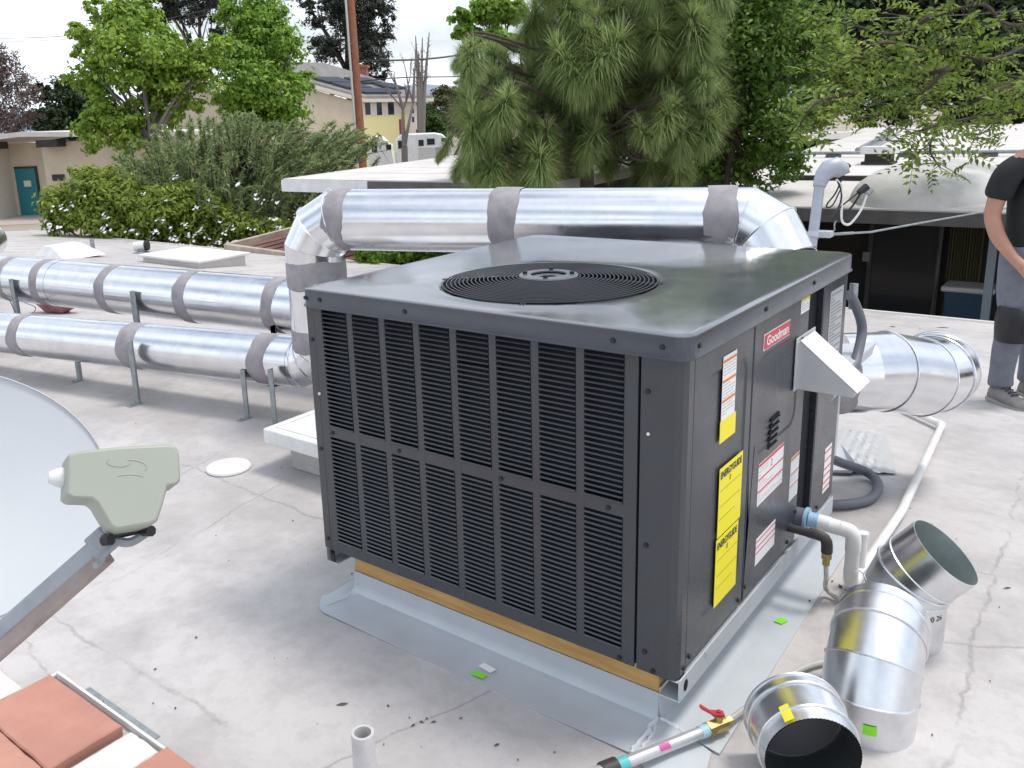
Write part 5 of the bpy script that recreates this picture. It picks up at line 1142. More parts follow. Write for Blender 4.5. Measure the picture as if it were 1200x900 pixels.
wire('power_line', [at(1010, 122, 18), at(1120, 120, 17), at(1260, 119, 16)], .012, 'overhead line through the hanging branches at the right')
mb = MB(); a_ = at(445, 71, 33); mb.tube([a_, at(456, 72, 33)], .1, 8); tag(obj('cable_box', mb, BLACK, None), 'small dark splice box hanging on the upper overhead line', 'cable box')
# ------------------------------------------------------------------ plants
def leaf_mesh(name, P, Nn, L, Wd, m, parent, fold=.25, seed=0, axis=None, lab=None, kind=None):
    """P, Nn: (n,3) leaf positions and facing; L, Wd: lengths and widths; one folded four-cornered leaf each"""
    r = np.random.default_rng(seed); n = len(P); org = np.array(ORIG.get(parent.name, Vector())) if parent else np.zeros(3)
    Nn = Nn/np.linalg.norm(Nn, axis=1, keepdims=True)
    if axis is None: axis = r.normal(size=(n, 3))
    a = axis-Nn*np.sum(axis*Nn, 1, keepdims=True); a /= np.linalg.norm(a, axis=1, keepdims=True)+1e-9; b = np.cross(Nn, a)
    L = np.broadcast_to(L, (n,))[:, None]; Wd = np.broadcast_to(Wd, (n,))[:, None]
    V = np.empty((n, 4, 3)); V[:, 0] = P-a*L*.5; V[:, 1] = P+b*Wd*.5+Nn*Wd*fold-a*L*.06; V[:, 2] = P+a*L*.5-Nn*L*.12; V[:, 3] = P-b*Wd*.5+Nn*Wd*fold-a*L*.06
    V = (V-org).reshape(-1, 3).astype(np.float32); idx = np.arange(n)*4
    T = np.stack([idx, idx+1, idx+2, idx, idx+2, idx+3], 1).reshape(-1).astype(np.int32)
    me = bpy.data.meshes.new(name); me.vertices.add(4*n); me.vertices.foreach_set('co', V.ravel()); me.loops.add(6*n); me.loops.foreach_set('vertex_index', T)
    me.polygons.add(2*n); me.polygons.foreach_set('loop_start', np.arange(2*n, dtype=np.int32)*3); me.polygons.foreach_set('loop_total', np.full(2*n, 3, np.int32))
    me.update(calc_edges=True); me.materials.append(m); o = bpy.data.objects.new(name, me); COL.objects.link(o)
    if parent: o.parent = parent; ORIG[o.name] = Vector(org)
    if lab: o['label'] = lab
    if kind: o['kind'] = kind
    return o
def blob_leaves(blobs, n, seed, clump=.30, per=45, flat=.85):
    """leaf positions in clumps inside a set of blobs; blobs = (centre, radius)"""
    r = np.random.default_rng(seed); C = np.array([list(b[0]) for b in blobs]); R = np.array([b[1] for b in blobs]); w = R**2.3; w /= w.sum()
    k = max(1, n//per); bi = r.choice(len(R), k, p=w); d = r.normal(size=(k, 3)); d /= np.linalg.norm(d, axis=1, keepdims=True)
    rad = R[bi]*(r.random(k)**.45); cc = C[bi]+d*rad[:, None]*np.array([1, 1, flat]); cr = R[bi]*clump*r.uniform(.6, 1.3, k)
    li = np.repeat(np.arange(k), per); off = r.normal(size=(len(li), 3))*.55*np.array([1, 1, .7]); P = cc[li]+off*cr[li][:, None]
    N = d[li]*.5+off*.5+r.normal(size=(len(li), 3))*.55+np.array([0, 0, .55]); return P, N, cc
def px_blobs(lst, D, jitter=.8, seed=0):
    r = random.Random(seed); o = []
    for (x, y, rp) in lst: d = D+r.uniform(-1, 1)*jitter*rp*D/FOC; o.append((at(x, y, d), rp*d/FOC))
    return o
def tree(name, label, lst, D, n, leaf, m, trunk, seed, group=None, bark=None, per=45, clump=.3, limbs=True, wd=.6, base=None, tr=.16, jitter=.8):
    bl = px_blobs(lst, D, jitter, seed); tx, ty = trunk; b = at(tx, ty, D); foot = Vector((b.x, b.y, GZ)) if base is None else base
    t = thing(name, label, 'tree', foot, group); P, N, cc = blob_leaves(bl, n, seed, clump, per)
    rg = np.random.default_rng(seed+1); leaf_mesh('crown', P, N, leaf*rg.uniform(.7, 1.3, len(P)), leaf*wd*rg.uniform(.7, 1.3, len(P)), m, t, seed=seed)
    mb = MB(); rr = random.Random(seed); big = max(bl, key=lambda q: q[1]); fork = Vector((foot.x, foot.y, foot.z)).lerp(big[0], .55)
    mb.tube(smoothpath([foot, foot.lerp(fork, .5)+Vector((rr.uniform(-.1, .1), rr.uniform(-.1, .1), 0)), fork], 5), [tr*(1-.5*i/10) for i in range(11)], 9)
    if limbs:
        for c, r_ in bl:
            mid = fork.lerp(c, .5)+Vector((rr.uniform(-.2, .2), rr.uniform(-.2, .2), .12))*r_; pts = smoothpath([fork, mid, c], 5); mb.tube(pts, [tr*.5*(1-.8*i/(len(pts)-1)) for i in range(len(pts))], 6)
            for _ in range(4):
                q = c+Vector((rr.gauss(0, 1), rr.gauss(0, 1), rr.gauss(0, .7))).normalized()*r_*.85; s_ = pts[rr.randrange(4, len(pts))]; mb.tube([s_, s_.lerp(q, .5)+Vector((0, 0, .08*r_)), q], [tr*.14, tr*.1, tr*.04], 4)
    obj('trunk', mb, bark or BARK, t); return t
LF = lambda nm, c, isl=.4, tr=.45, rough=.5: mat(nm, c, rough, spec=.35, island=isl, trans=tr)
BRIGHT = LF('bright_spring_leaf', (.27, .42, .065)); BRIGHT2 = LF('bright_leaf', (.23, .40, .06)); MID = LF('mid_green_leaf', (.065, .135, .025)); DARKL = LF('dark_leaf', (.045, .075, .028), tr=.3); DARKG = LF('dark_grey_green_leaf', (.045, .055, .04), tr=.2)
BROWNL = LF('brown_grey_foliage', (.16, .115, .10), tr=.2); OLIVE = LF('olive_brown_leaf', (.12, .12, .045), tr=.3); JUN = LF('juniper_green', (.28, .36, .16), .35, .4, .7); BUSHL = LF('flowering_bush_leaf', (.26, .355, .065), tr=.45); PINEN = LF('pine_needle', (.33, .43, .17), .4, .45, .55); ASH = LF('ash_leaf', (.20, .30, .055), .4, .4)
tg = 'trees behind the roofs'
tree('leafy_tree', 'bright green leafy tree with sky gaps behind the low house, left of centre left', [(160, 62, 48), (112, 92, 32), (205, 92, 38), (150, 22, 34), (228, 86, 30), (100, 42, 24), (188, 128, 30), (215, 118, 22), (132, 140, 32), (245, 62, 24), (112, 14, 16), (172, 100, 34), (200, 45, 24), (90, 60, 14), (110, 155, 26), (150, 155, 30)], 30, 17000, .20, BRIGHT, (183, 180), 21, tg, BARKP, per=34, clump=.26)
tree('leafy_tree', 'bright green leafy tree just left of the cream gable wall', [(308, 62, 44), (290, 100, 40), (332, 112, 34), (298, 20, 36), (340, 52, 22), (268, 62, 26), (352, 92, 16), (320, 140, 30), (272, 120, 26), (300, 140, 30), (268, 12, 16)], 33, 19000, .20, BRIGHT2, (312, 185), 22, tg, BARK, per=34, clump=.28)
tree('sparse_tree', 'brownish grey sparse tree at the far left edge', [(4, 70, 22), (18, 100, 24), (8, 128, 28), (36, 112, 16), (-30, 90, 40), (44, 140, 14), (20, 148, 18)], 52, 9000, .22, BROWNL, (8, 160), 23, tg, BARKP, per=30, wd=.35)
tree('dark_tree', 'dark round tree between the brownish tree and the bright leafy tree', [(72, 118, 26), (92, 112, 22), (58, 140, 24), (80, 150, 30), (48, 105, 12), (105, 130, 24), (66, 96, 14)], 56, 9000, .28, DARKL, (80, 165), 24, tg, per=40)
tree('tall_pine', 'tall dark pine with gaps at the top behind the bright leafy trees', [(150, 12, 17), (182, 26, 22), (205, 8, 22), (232, 18, 22), (252, 42, 14), (218, 48, 12), (170, 45, 10), (262, 12, 16), (240, -12, 30), (200, 66, 8), (255, 62, 10), (180, -10, 26)], 70, 13000, .34, DARKG, (231, 150), 25, tg, BARK, per=36, clump=.24, wd=.35, tr=.4)
tree('tall_pine', 'tall dark pine standing behind the roof of the cream house', [(412, 22, 30), (382, 55, 22), (432, 66, 24), (446, 38, 18), (372, 22, 18), (412, 92, 22), (392, 98, 20), (360, 4, 14), (440, 4, 24), (456, 20, 11), (400, -8, 34), (446, 92, 14), (425, 45, 24)], 78, 22000, .36, DARKG, (412, 150), 26, tg, BARK, per=36, clump=.24, wd=.35, tr=.4)
tree('distant_tree', 'olive brown tree far behind the bare trees', [(520, 112, 16), (508, 125, 14), (532, 118, 18), (545, 105, 16), (538, 140, 22), (515, 145, 18), (560, 120, 24)], 70, 8000, .32, OLIVE, (525, 170), 27, tg, per=36)
tree('distant_tree', 'small grey green tree beside the far corner of the yellow house', [(497, 125, 9), (504, 138, 12), (500, 150, 12), (512, 156, 12)], 64, 3500, .26, MID, (502, 175), 28, tg, per=30)
tree('leafy_tree', 'light green leafy tree top showing left above the long needled pine', [(545, 20, 15), (574, 10, 20), (598, 14, 18), (538, 38, 9), (560, 42, 14), (585, 50, 20)], 26, 6000, .20, BRIGHT2, (570, 160), 29, tg, per=30)
tree('dark_tree', 'dark dense tree filling the upper right behind the hanging branches', [(1000, 30, 80), (1080, 50, 80), (1160, 40, 90), (940, 20, 60), (1240, 60, 110), (1040, 110, 44), (1120, 112, 46), (980, 95, 46), (1190, 105, 50), (900, 60, 60), (1080, -40, 90), (960, -40, 80), (1200, -40, 90), (1020, -110, 80), (1140, -110, 90), (1260, -60, 90)], 31, 52000, .30, DARKL, (1080, 150), 30, tg, per=44, clump=.3, tr=.3)
tree('dark_tree', 'dark tree directly behind the long needled pine', [(640, 90, 36), (690, 150, 40), (720, 60, 50), (760, 110, 50), (800, 40, 60), (850, 100, 60), (640, 160, 30), (740, 180, 30), (860, 30, 50), (780, 30, 40), (700, 20, 26)], 24, 16000, .22, LF('deep_green_leaf', (.07, .12, .03), tr=.3), (720, 200), 31, tg, per=36)
tree('broadleaf_tree', 'fresh green broadleaf tree with small leaves right of the long needled pine', [(850, 40, 52), (905, 30, 50), (880, 90, 48), (930, 80, 44), (820, 100, 40), (850, 150, 44), (905, 150, 42), (800, 170, 30), (830, 195, 28), (880, 195, 34), (925, 195, 26), (780, 185, 22), (950, 130, 28), (770, 60, 30), (890, -10, 50), (830, -20, 46), (880, -80, 56), (940, -60, 50), (800, 130, 30), (770, 120, 26), (760, 165, 26), (785, 150, 24), (958, 40, 30), (748, 190, 20), (710, 185, 18), (770, 205, 18)], 13.5, 34000, .10, LF('fresh_green_leaf', (.14, .25, .045), .4, .4), (846, 215), 32, tg, per=28, clump=.36, wd=.5, tr=.11)

# --- bare tree by the campers
bt = thing('bare_tree', 'leafless slender tree with upright stems in front of the yellow house', 'tree', Vector((at(472, 190, 30).x, at(472, 190, 30).y, GZ)))
mb = MB(); rr = random.Random(9)
def twigs(p, q, r, dep):
    m_ = p.lerp(q, .5)+Vector((rr.uniform(-1, 1), rr.uniform(-1, 1), rr.uniform(-.3, .3)))*(q-p).length*.07; mb.tube(smoothpath([p, m_, q], 3), [r*(1-.45*i/6) for i in range(7)], 5)
    if dep:
        L_ = (q-p).length
        for _ in range(3): s_ = p.lerp(q, rr.uniform(.4, 1)); d = ((q-p).normalized()+Vector((rr.uniform(-.5, .5), rr.uniform(-.5, .5), rr.uniform(0, .4)))).normalized(); twigs(s_, s_+d*L_*rr.uniform(.35, .6), r*.42, dep-1)
f0_ = Vector(bt.location); a_ = at(474, 172, 30); f1 = at(477, 176, 30); mb.tube([f0_, a_], [.13, .11], 8)
for (x, y, r) in ((472, 128, .10), (484, 120, .07)): twigs(a_, at(x, y, 30), r, 0)
for (x0_, y0_, x, y, r) in ((472, 128, 462, 92, .06), (472, 128, 480, 100, .05), (484, 120, 487, 70, .055), (484, 120, 476, 85, .04), (472, 128, 455, 108, .035)): twigs(at(x0_, y0_, 30), at(x, y, 30), r, 3)
obj('trunk', mb, mat('grey_bare_bark', (.19, .165, .15), .9), bt)
b2_t = thing('bare_tree', 'tall thin dead conifer far behind the bare tree', 'tree', Vector((at(492, 170, 60).x, at(492, 170, 60).y, GZ))); mb = MB()
for (x, yt) in ((487, 42), (495, 44), (503, 38), (490, 60)):
    a_ = at(493+(x-493)*.4, 110, 60); q = at(x, yt, 60); mb.tube([Vector((b2_t.location)), a_, q], [.22, .14, .03], 6)
    for i in range(34):
        t = rr.uniform(.1, .97); s_ = a_.lerp(q, t); mb.tube([s_, s_+Vector((rr.uniform(-1, 1), rr.uniform(-1, 1), rr.uniform(.2, 1.2)))*(.75*(1.05-t))], [.03, .01], 3)
obj('trunk', mb, mat('grey_bare_bark', (.19, .165, .15), .9), b2_t)

# --- long needled pine behind the raised duct
pine = thing('long_needled_pine', 'dark green pine with long drooping needle tufts behind the raised duct', 'tree', Vector((at(688, 220, 12).x, at(688, 220, 12).y, GZ)), tg)
tw = MB(); f0_ = Vector(pine.location); tp = at(680, -110, 12.3); tw.tube(smoothpath([f0_, at(688, 200, 12), at(684, 90, 12.1), tp], 6), [.12, .118, .115, .11, .105, .10, .1, .095, .09, .09, .085, .08, .08, .075, .07, .07, .065, .06, .06], 10)
tufts = [(648, 55, 66, 72), (733, 42, 74, 80), (810, 15, 78, 88), (556, 52, 44, 64), (553, 128, 56, 74), (632, 178, 62, 58), (600, 110, 54, 64), (668, 118, 66, 76), (748, 110, 74, 80), (700, 150, 50, 60), (590, 160, 50, 55), (560, 175, 44, 44), (600, 30, 40, 50), (660, 0, 52, 36), (700, 4, 40, 40), (775, 70, 64, 80), (640, 120, 56, 66), (740, 0, 56, 50), (612, 70, 44, 60), (715, 90, 60, 70), (790, 120, 50, 55), (660, 190, 46, 36), (575, 95, 40, 60), (545, 85, 26, 40), (530, 160, 20, 40), (580, 195, 48, 26), (622, 205, 40, 20), (836, 60, 50, 80), (575, 60, 36, 50), (690, 60, 44, 60), (640, 150, 50, 60), (600, 140, 44, 50)]
r9 = random.Random(77)
for _ in range(110):
    x = r9.uniform(540, 840); y = r9.uniform(-5, 185); tufts.append((x, y, r9.uniform(26, 58), r9.uniform(26, 56)))
for _ in range(26): tufts.append((r9.uniform(600, 830), r9.uniform(-95, -5), r9.uniform(40, 70), r9.uniform(40, 70)))
tufts = [q for q in tufts if not (q[0] < 605 and q[1] < 48)]; allP = []; rg = np.random.default_rng(5); V = []; 
for i, (x, y, w, h) in enumerate(tufts):
    d = 10.6+rg.uniform(0, 2.6) if i > 6 else 10.2+rg.uniform(0, .8); a = np.array(at(x, y, d)); k = d/FOC; n = int(900+w*14)
    stem = np.array(at(x, y-14, d)); 
    t = rg.random(n)**.8; lean_ = rg.normal(size=2)*.75; base = a[None]+np.stack([lean_[0]*t*h*k*.5, lean_[1]*t*h*k*.5, -t*h*k*.62], 1)
    ph = rg.uniform(0, 2*np.pi, n); spread = rg.uniform(.1, 1.0, n); L_ = h*k*rg.uniform(.38, .62, n); out_ = np.stack([np.cos(ph), np.sin(ph), np.zeros(n)], 1)
    el_ = np.radians(30-80*t+rg.normal(size=n)*34); Ln = w*.56*k*rg.uniform(.65, 1.15, n)*(.75+.5*np.sin(np.pi*np.clip(t+.15, 0, 1))); dir_ = out_*np.cos(el_)[:, None]+np.array([0, 0, 1])*np.sin(el_)[:, None]; e1_n = base+dir_*(.55*Ln)[:, None]-np.array([0, 0, 1])*(.05*Ln)[:, None]
    e2_n = base+dir_*Ln[:, None]-np.array([0, 0, 1])*(Ln*rg.uniform(.08, .36, n))[:, None]
    wv_ = np.cross(out_, np.array([0, 0, 1.]))*(.0036*rg.uniform(.7, 1.4, n))[:, None]
    V.append(np.stack([base-wv_, base+wv_, e1_n+wv_, e2_n, e1_n-wv_], 1))
    tw.tube(smoothpath([Vector(tp).lerp(f0_, rr.uniform(.12, .5)) if i > 14 else at(684, min(200, y+rr.uniform(-10, 30)), 12.1), (at(684, y, 12)+Vector(a))/2+Vector((0, 0, -.05)), Vector(stem), Vector(a)-Vector((0, 0, h*k*.3))], 4), [.03]*4+[.022]*4+[.014]*5, 5)
    tw.tube([Vector(a), Vector(a)+Vector((rr.uniform(-.05, .05), 0, .16))], [.014, .008], 5)
V = np.concatenate(V); n = len(V); me = bpy.data.meshes.new('needles'); org = np.array(ORIG[pine.name]); me.vertices.add(5*n); me.vertices.foreach_set('co', (V-org).astype(np.float32).ravel()); idx = np.arange(n)*5
Lp = np.stack([idx, idx+1, idx+2, idx+4, idx+4, idx+2, idx+3], 1).astype(np.int32).ravel(); me.loops.add(7*n); me.loops.foreach_set('vertex_index', Lp)
me.polygons.add(2*n); me.polygons.foreach_set('loop_start', np.stack([np.arange(n)*7, np.arange(n)*7+4], 1).astype(np.int32).ravel()); me.polygons.foreach_set('loop_total', np.tile([4, 3], n).astype(np.int32)); me.update(calc_edges=True); me.materials.append(PINEN)
o = bpy.data.objects.new('needles', me); COL.objects.link(o); o.parent = pine
obj('trunk', tw, BARK, pine)

# --- tree at the right with hanging feathered leaves
ash = thing('feather_leaved_tree', 'tree at the right with branches of feathered leaves hanging over the white roof', 'tree', Vector((at(1330, 240, 10.5).x, at(1330, 240, 10.5).y, GZ)), tg)
br_ = MB(); f0_ = Vector(ash.location); crown = at(1290, -40, 10.5); br_.tube(smoothpath([f0_, at(1330, 120, 10.5), at(1300, 20, 10.5), crown], 5), [.16-.006*i for i in range(16)], 9)
paths = [[(1320, 100), (1200, 92), (1110, 80), (1010, 68), (960, 55)], [(1300, 10), (1190, 30), (1150, 5), (1090, 20), (1030, 15)], [(1320, 140), (1210, 130), (1140, 138), (1090, 150), (1055, 160)], [(1310, 60), (1220, 50), (1160, 70), (1090, 60), (1060, 90)], [(1110, 80), (1060, 95), (1000, 110), (960, 118), (935, 150)], [(1200, 92), (1150, 115), (1110, 135), (1090, 170), (1100, 195)], [(1090, 60), (1030, 50), (990, 75), (950, 90)], [(1300, 20), (1230, 80), (1180, 118), (1160, 150), (1140, 160)], [(1090, 20), (1050, 40), (1000, 30), (960, 20)], [(1010, 68), (985, 90), (970, 130), (960, 150)], [(1110, 80), (1080, 110), (1050, 130), (1000, 140)]]
rgn = np.random.default_rng(33); FP, FN, FA, FL, FWd = [], [], [], [], []
for pi_, pth in enumerate(paths):
    dd = [10.4+rgn.uniform(-1.1, 1.1)+.1*i for i in range(len(pth))]; pts = smoothpath([at(x, y, d) for (x, y), d in zip(pth, dd)], 7); m_ = len(pts)
    br_.tube(pts, [.030*(1-.75*i/(m_-1)) for i in range(m_)], 6)
    for i in range(6 if pi_ < 4 else 2, m_):
        for _ in range(2 if pts[i].z > 1.95 else 2 if pts[i].z < 1.25 else 3):
            s_ = np.array(pts[i])+rgn.normal(size=3)*.14; ln = rgn.uniform(.22, .36); d = rgn.normal(size=3)*np.array([1, 1, .5])+np.array([0, 0, -.25]); d /= np.linalg.norm(d); nn = rgn.normal(size=3)*.5+np.array([0, 0, 1]); nn -= d*nn.dot(d); nn /= np.linalg.norm(nn); sd__ = np.cross(nn, d)
            if rgn.random() < .4: br_.tube([pts[i], Vector(s_), Vector(s_+d*ln)], [.006, .004, .002], 3)
            for j in range(9):
                t = (j//2+.6)/4.6; s2 = (1 if j % 2 else -1); la = (d*.45+sd__*s2*.9) if j < 8 else d; t = t if j < 8 else 1.0
                L2_ = ln*.34*(1.1-.35*t); p = s_+d*ln*t+la*L2_*.5-np.array([0, 0, .04*t*t*ln*6*.3]); FP.append(p); FN.append(nn+rgn.normal(size=3)*.25); FA.append(la); FL.append(L2_); FWd.append(L2_*.42)
leaf_mesh('crown', np.array(FP), np.array(FN), np.array(FL), np.array(FWd), ASH, ash, seed=3, axis=np.array(FA)); obj('trunk', br_, BARK, ash)

# --- shrubs
def sprays(name, root, specs, m, seed, leaf=(.16, .028)):
    """arching feathery sprays: (base, tip) pairs with short blades along them"""
    r = np.random.default_rng(seed); P, N, A = [], [], []; mb = MB()
    for b, t_, s in specs:
        b, t_ = np.array(b), np.array(t_); n = 46
        for j in range(n):
            t = .15+.85*j/n; p = b*(1-t)+t_*t+np.array([0, 0, .25*s*math.sin(math.pi*t*.8)]); d = (t_-b)/np.linalg.norm(t_-b); a = d+r.normal(size=3)*.55; P.append(p+r.normal(size=3)*.05*s*(1.15-t)); N.append(r.normal(size=3)+np.array([0, 0, .6])); A.append(a)
        mb.tube([Vector(b), Vector((b+t_)/2+np.array([0, 0, .22*s])), Vector(t_)], [.014, .01, .004], 4)
    n = len(P); leaf_mesh('foliage', np.array(P), np.array(N), leaf[0]*r.uniform(.6, 1.4, n), leaf[1]*r.uniform(.7, 1.4, n), m, root, seed=seed, axis=np.array(A), fold=.1); obj('stem', mb, BARK, root)
jn = thing('juniper_shrub', 'large spreading grey green juniper with plume-like branches left of the yellow house', 'shrub', Vector((at(290, 260, 21).x, at(290, 260, 21).y, GZ)))
r_ = random.Random(14); sp = []
outline = [(118, 205), (150, 188), (185, 165), (215, 150), (250, 140), (285, 136), (320, 140), (350, 150), (380, 158), (410, 150), (428, 165), (400, 185), (360, 195), (330, 205), (300, 215), (240, 200), (200, 205), (160, 215), (270, 175), (310, 170), (345, 172), (230, 175), (260, 220), (310, 240), (340, 225), (380, 180), (330, 260), (280, 250)]
for k in range(430):
    x, y = r_.choice(outline); x += r_.gauss(0, 16); y += abs(r_.gauss(0, 13)); d = 20+r_.uniform(-2, 2.2); tip = at(x, y, d); bx = x+(275-x)*r_.uniform(.15, .35)-r_.uniform(-6, 14); by = y+r_.uniform(18, 55); sp.append((at(bx, by, d+r_.uniform(-.3, 1)), tip, r_.uniform(.5, 1.1)))
sprays('foliage', jn, sp, JUN, 15, (.21, .04))
Pj, Nj, _ = blob_leaves(px_blobs([(170, 225, 36), (220, 205, 46), (270, 195, 52), (320, 195, 50), (360, 195, 36), (400, 185, 18), (300, 240, 50), (240, 240, 46), (345, 240, 40)], 21.3, .3, 3), 9000, 44, per=30); leaf_mesh('inner_foliage', Pj, Nj, .2, .07, LF('juniper_inner', (.17, .23, .09), .3, .3, .7), jn, seed=45)
fb_ = thing('flowering_shrub', 'yellow green shrub with scattered white flowers behind the far roof edge at the left', 'shrub', Vector((at(180, 270, 18.5).x, at(180, 270, 18.5).y, GZ)))
bl = px_blobs([(75, 240, 26), (110, 225, 30), (150, 235, 34), (120, 255, 30), (190, 250, 32), (230, 265, 28), (170, 270, 30), (265, 268, 26), (300, 275, 24), (70, 262, 18), (215, 235, 24), (95, 205, 16), (128, 212, 20), (250, 245, 22), (150, 285, 30), (220, 288, 28), (320, 270, 18)], 18.5, .4, 6)
P, N, cc = blob_leaves(bl, 30000, 51, per=26, clump=.38); leaf_mesh('foliage', P, N, .13*np.random.default_rng(1).uniform(.7, 1.3, len(P)), .06, BUSHL, fb_, seed=52)
mb = MB(); base = Vector(fb_.location)
for c, r in bl: mb.tube([base+Vector((r_.uniform(-1, 1), r_.uniform(-.3, .3), 0)), base.lerp(c, .6)+Vector((0, 0, .2)), c], [.04, .03, .015], 5)
obj('stem', mb, BARK, fb_)
fl = MB(); spots = [(125, 255), (122, 268), (84, 240), (62, 245), (198, 268), (182, 273), (246, 234), (258, 262), (198, 236), (295, 270), (215, 265), (222, 276), (240, 280), (205, 280), (175, 282), (258, 284), (270, 268), (125, 270), (55, 262), (60, 268), (230, 245), (190, 260), (300, 232), (310, 240), (277, 215), (205, 208), (322, 255), (170, 225), (100, 232), (140, 285), (325, 236), (310, 282), (155, 272), (225, 287), (250, 290), (276, 283), (185, 290), (262, 276), (236, 270), (212, 287), (197, 278), (75, 244), (69, 268), (328, 268)]
for (x, y) in spots:
    for _ in range(r_.choice((3, 5, 8))):
        c = at(x+r_.gauss(0, 3.0), y+r_.gauss(0, 2.0), 17.3+r_.uniform(-.3, .3)); rr_0 = r_.uniform(.025, .05); t_ = r_.uniform(0, 6); u = Vector((r_.gauss(0, .5), r_.gauss(0, .5)-.6, 1)).normalized(); a = u.orthogonal().normalized(); b = u.cross(a)
        ring = [c+(a*math.cos(t_+k*math.pi/5)+b*math.sin(t_+k*math.pi/5))*rr_0*(1 if k % 2 == 0 else .5)+u*.01 for k in range(10)]; fl.add([c]+ring, [(0, k+1, (k+1) % 10+1) for k in range(10)])
obj('flowers', fl, mat('white_petal', (.78, .75, .82), .7), fb_, smooth=False, kind='stuff')
sb = thing('small_shrub', 'small bright green shrub showing under the raised duct', 'shrub', Vector((at(475, 310, 13.6).x, at(475, 310, 13.6).y, GZ)))
bl = px_blobs([(432, 296, 13), (455, 300, 14), (480, 300, 13), (505, 299, 12), (525, 296, 10), (420, 286, 5), (470, 292, 8), (440, 312, 18), (490, 314, 18)], 13.6, .4, 6); P, N, cc = blob_leaves(bl, 7000, 61, per=24, clump=.38); leaf_mesh('foliage', P, N, .10, .045, LF('vivid_leaf', (.14, .26, .02), tr=.4), sb, seed=62)
mb = MB(); base = Vector(sb.location)
for c, r in bl: mb.tube([base, base.lerp(c, .6)+Vector((0, 0, .1)), c], [.03, .02, .01], 5)
obj('stem', mb, BARK, sb)
# ------------------------------------------------------------------ the man at the right edge
def skin(name, V, E, rad, m, parent, M, sub=2, root=0, label=None):
    me = bpy.data.meshes.new(name); me.from_pydata(V, E, []); o = bpy.data.objects.new(name, me); COL.objects.link(o)
    s = o.modifiers.new('skin', 'SKIN'); s.use_smooth_shade = True; sv = me.skin_vertices[0].data
    for i, r in enumerate(rad): sv[i].radius = r if isinstance(r, tuple) else (r, r); sv[i].use_root = (i == root)
    u = o.modifiers.new('sub', 'SUBSURF'); u.levels = u.render_levels = sub
    dg = bpy.context.evaluated_depsgraph_get(); new = bpy.data.meshes.new_from_object(o.evaluated_get(dg)); bpy.data.objects.remove(o); bpy.data.meshes.remove(me)
    org = ORIG.get(parent.name, Vector()); new.transform(Matrix.Translation(-org) @ M); new.materials.clear(); new.materials.append(m)
    for p in new.polygons: p.use_smooth = True
    o = bpy.data.objects.new(name, new); COL.objects.link(o); o.parent = parent; ORIG[o.name] = org
    if label: o['label'] = label
    return o
foot = onz(1179, 474, Zr); man = thing('person', 'man in black T-shirt, grey jeans and knee pads standing at the right edge', 'person', foot)
PM = Matrix.Translation(foot) @ Matrix.Rotation(math.radians(48), 4, 'Z') @ Matrix.Scale(.985, 4) @ Matrix.Translation((.115, .06, 0))
SKIN = mat('skin_tan', (.46, .25, .17), .5, noise=(8, 4), col2=(.42, .215, .145)); SHIRT = mat('black_shirt', (.012, .013, .014), .85, bump=(9, .5, .02)); JEANS = mat('grey_jeans', (.175, .185, .22), .85, noise=(14, 6), col2=(.135, .145, .175), bump=(12, .6, .02)); PAD = mat('knee_pad_black', (.012, .012, .013), .5); SHOE = mat('grey_canvas_shoe', (.25, .235, .22), .85, noise=(12, 5), col2=(.18, .17, .16)); HAIR = mat('dark_hair', (.02, .015, .012), .6)
V = [(0, 0, .95), (0, .005, 1.10), (0, .01, 1.25), (0, .02, 1.40), (0, .015, 1.475), (0, -.01, 1.55), (0, -.015, 1.63), (0, -.01, 1.70)]; E = [(i, i+1) for i in range(7)]; Rr = [(.12, .085), (.115, .08), (.13, .09), (.135, .09), (.062, .062), (.075, .085), (.08, .098), (.055, .07)]
def chain(start, pts, rs):
    k = start
    for p, r in zip(pts, rs): V.append(p); Rr.append(r); E.append((k, len(V)-1)); k = len(V)-1
    return k
for s in (-1, 1):
    w = chain(3, [(s*.10, .03, 1.42), (s*.195, .03, 1.37), (s*.235, .045, 1.24), (s*.262, .05, 1.11), (s*.255, .0, 1.0), (s*.215, -.085, .885)], [.08, .063, .052, .045, .044, .030])
    # the hand: palm and five fingers, loosely curled
    palm = chain(w, [(s*.197, -.125, .845), (s*.180, -.150, .805)], [(.040, .026), (.040, .024)])
    for k, (dx, L, rr0) in enumerate(((.030, .92, .0100), (.010, 1.0, .0105), (-.010, .95, .0100), (-.028, .78, .0090))):
        bx, by, bz = s*(.180+dx*.5)-.0, -.150-abs(dx)*.15+dx*.7*s*0-dx*.75, .800; d = Vector((-s*.35, -.40, -.85)).normalized()
        p1 = Vector((bx, by, bz))+d*.022*L; p2 = p1+Vector((-s*.5, -.25, -.8)).normalized()*.036*L; p3 = p2+Vector((-s*.85, .15, -.45)).normalized()*.026*L; p4 = p3+Vector((-s*.75, .5, .1)).normalized()*.018*L
        chain(palm, [tuple(p1), tuple(p2), tuple(p3), tuple(p4)], [rr0, rr0*.95, rr0*.88, rr0*.75])
    chain(w+1, [(s*.178, -.165, .842), (s*.150, -.190, .815), (s*.128, -.196, .795)], [.014, .0115, .0095])
hips = []
for s in (-1, 1):
    fy = -.02 if s < 0 else .02
    chain(0, [(s*.10, .0, .88), (s*.108, -.005, .70), (s*.112, -.02+fy, .50), (s*.114, .015+fy, .32), (s*.115, .03+fy, .10), (s*.12, -.03+fy, .05), (s*.125, -.11+fy, .035)], [.095, .082, .062, .058, .042, .042, .035])
skin('body', V, E, Rr, SKIN, man, PM)
VV, EE, RR_ = V, E, Rr
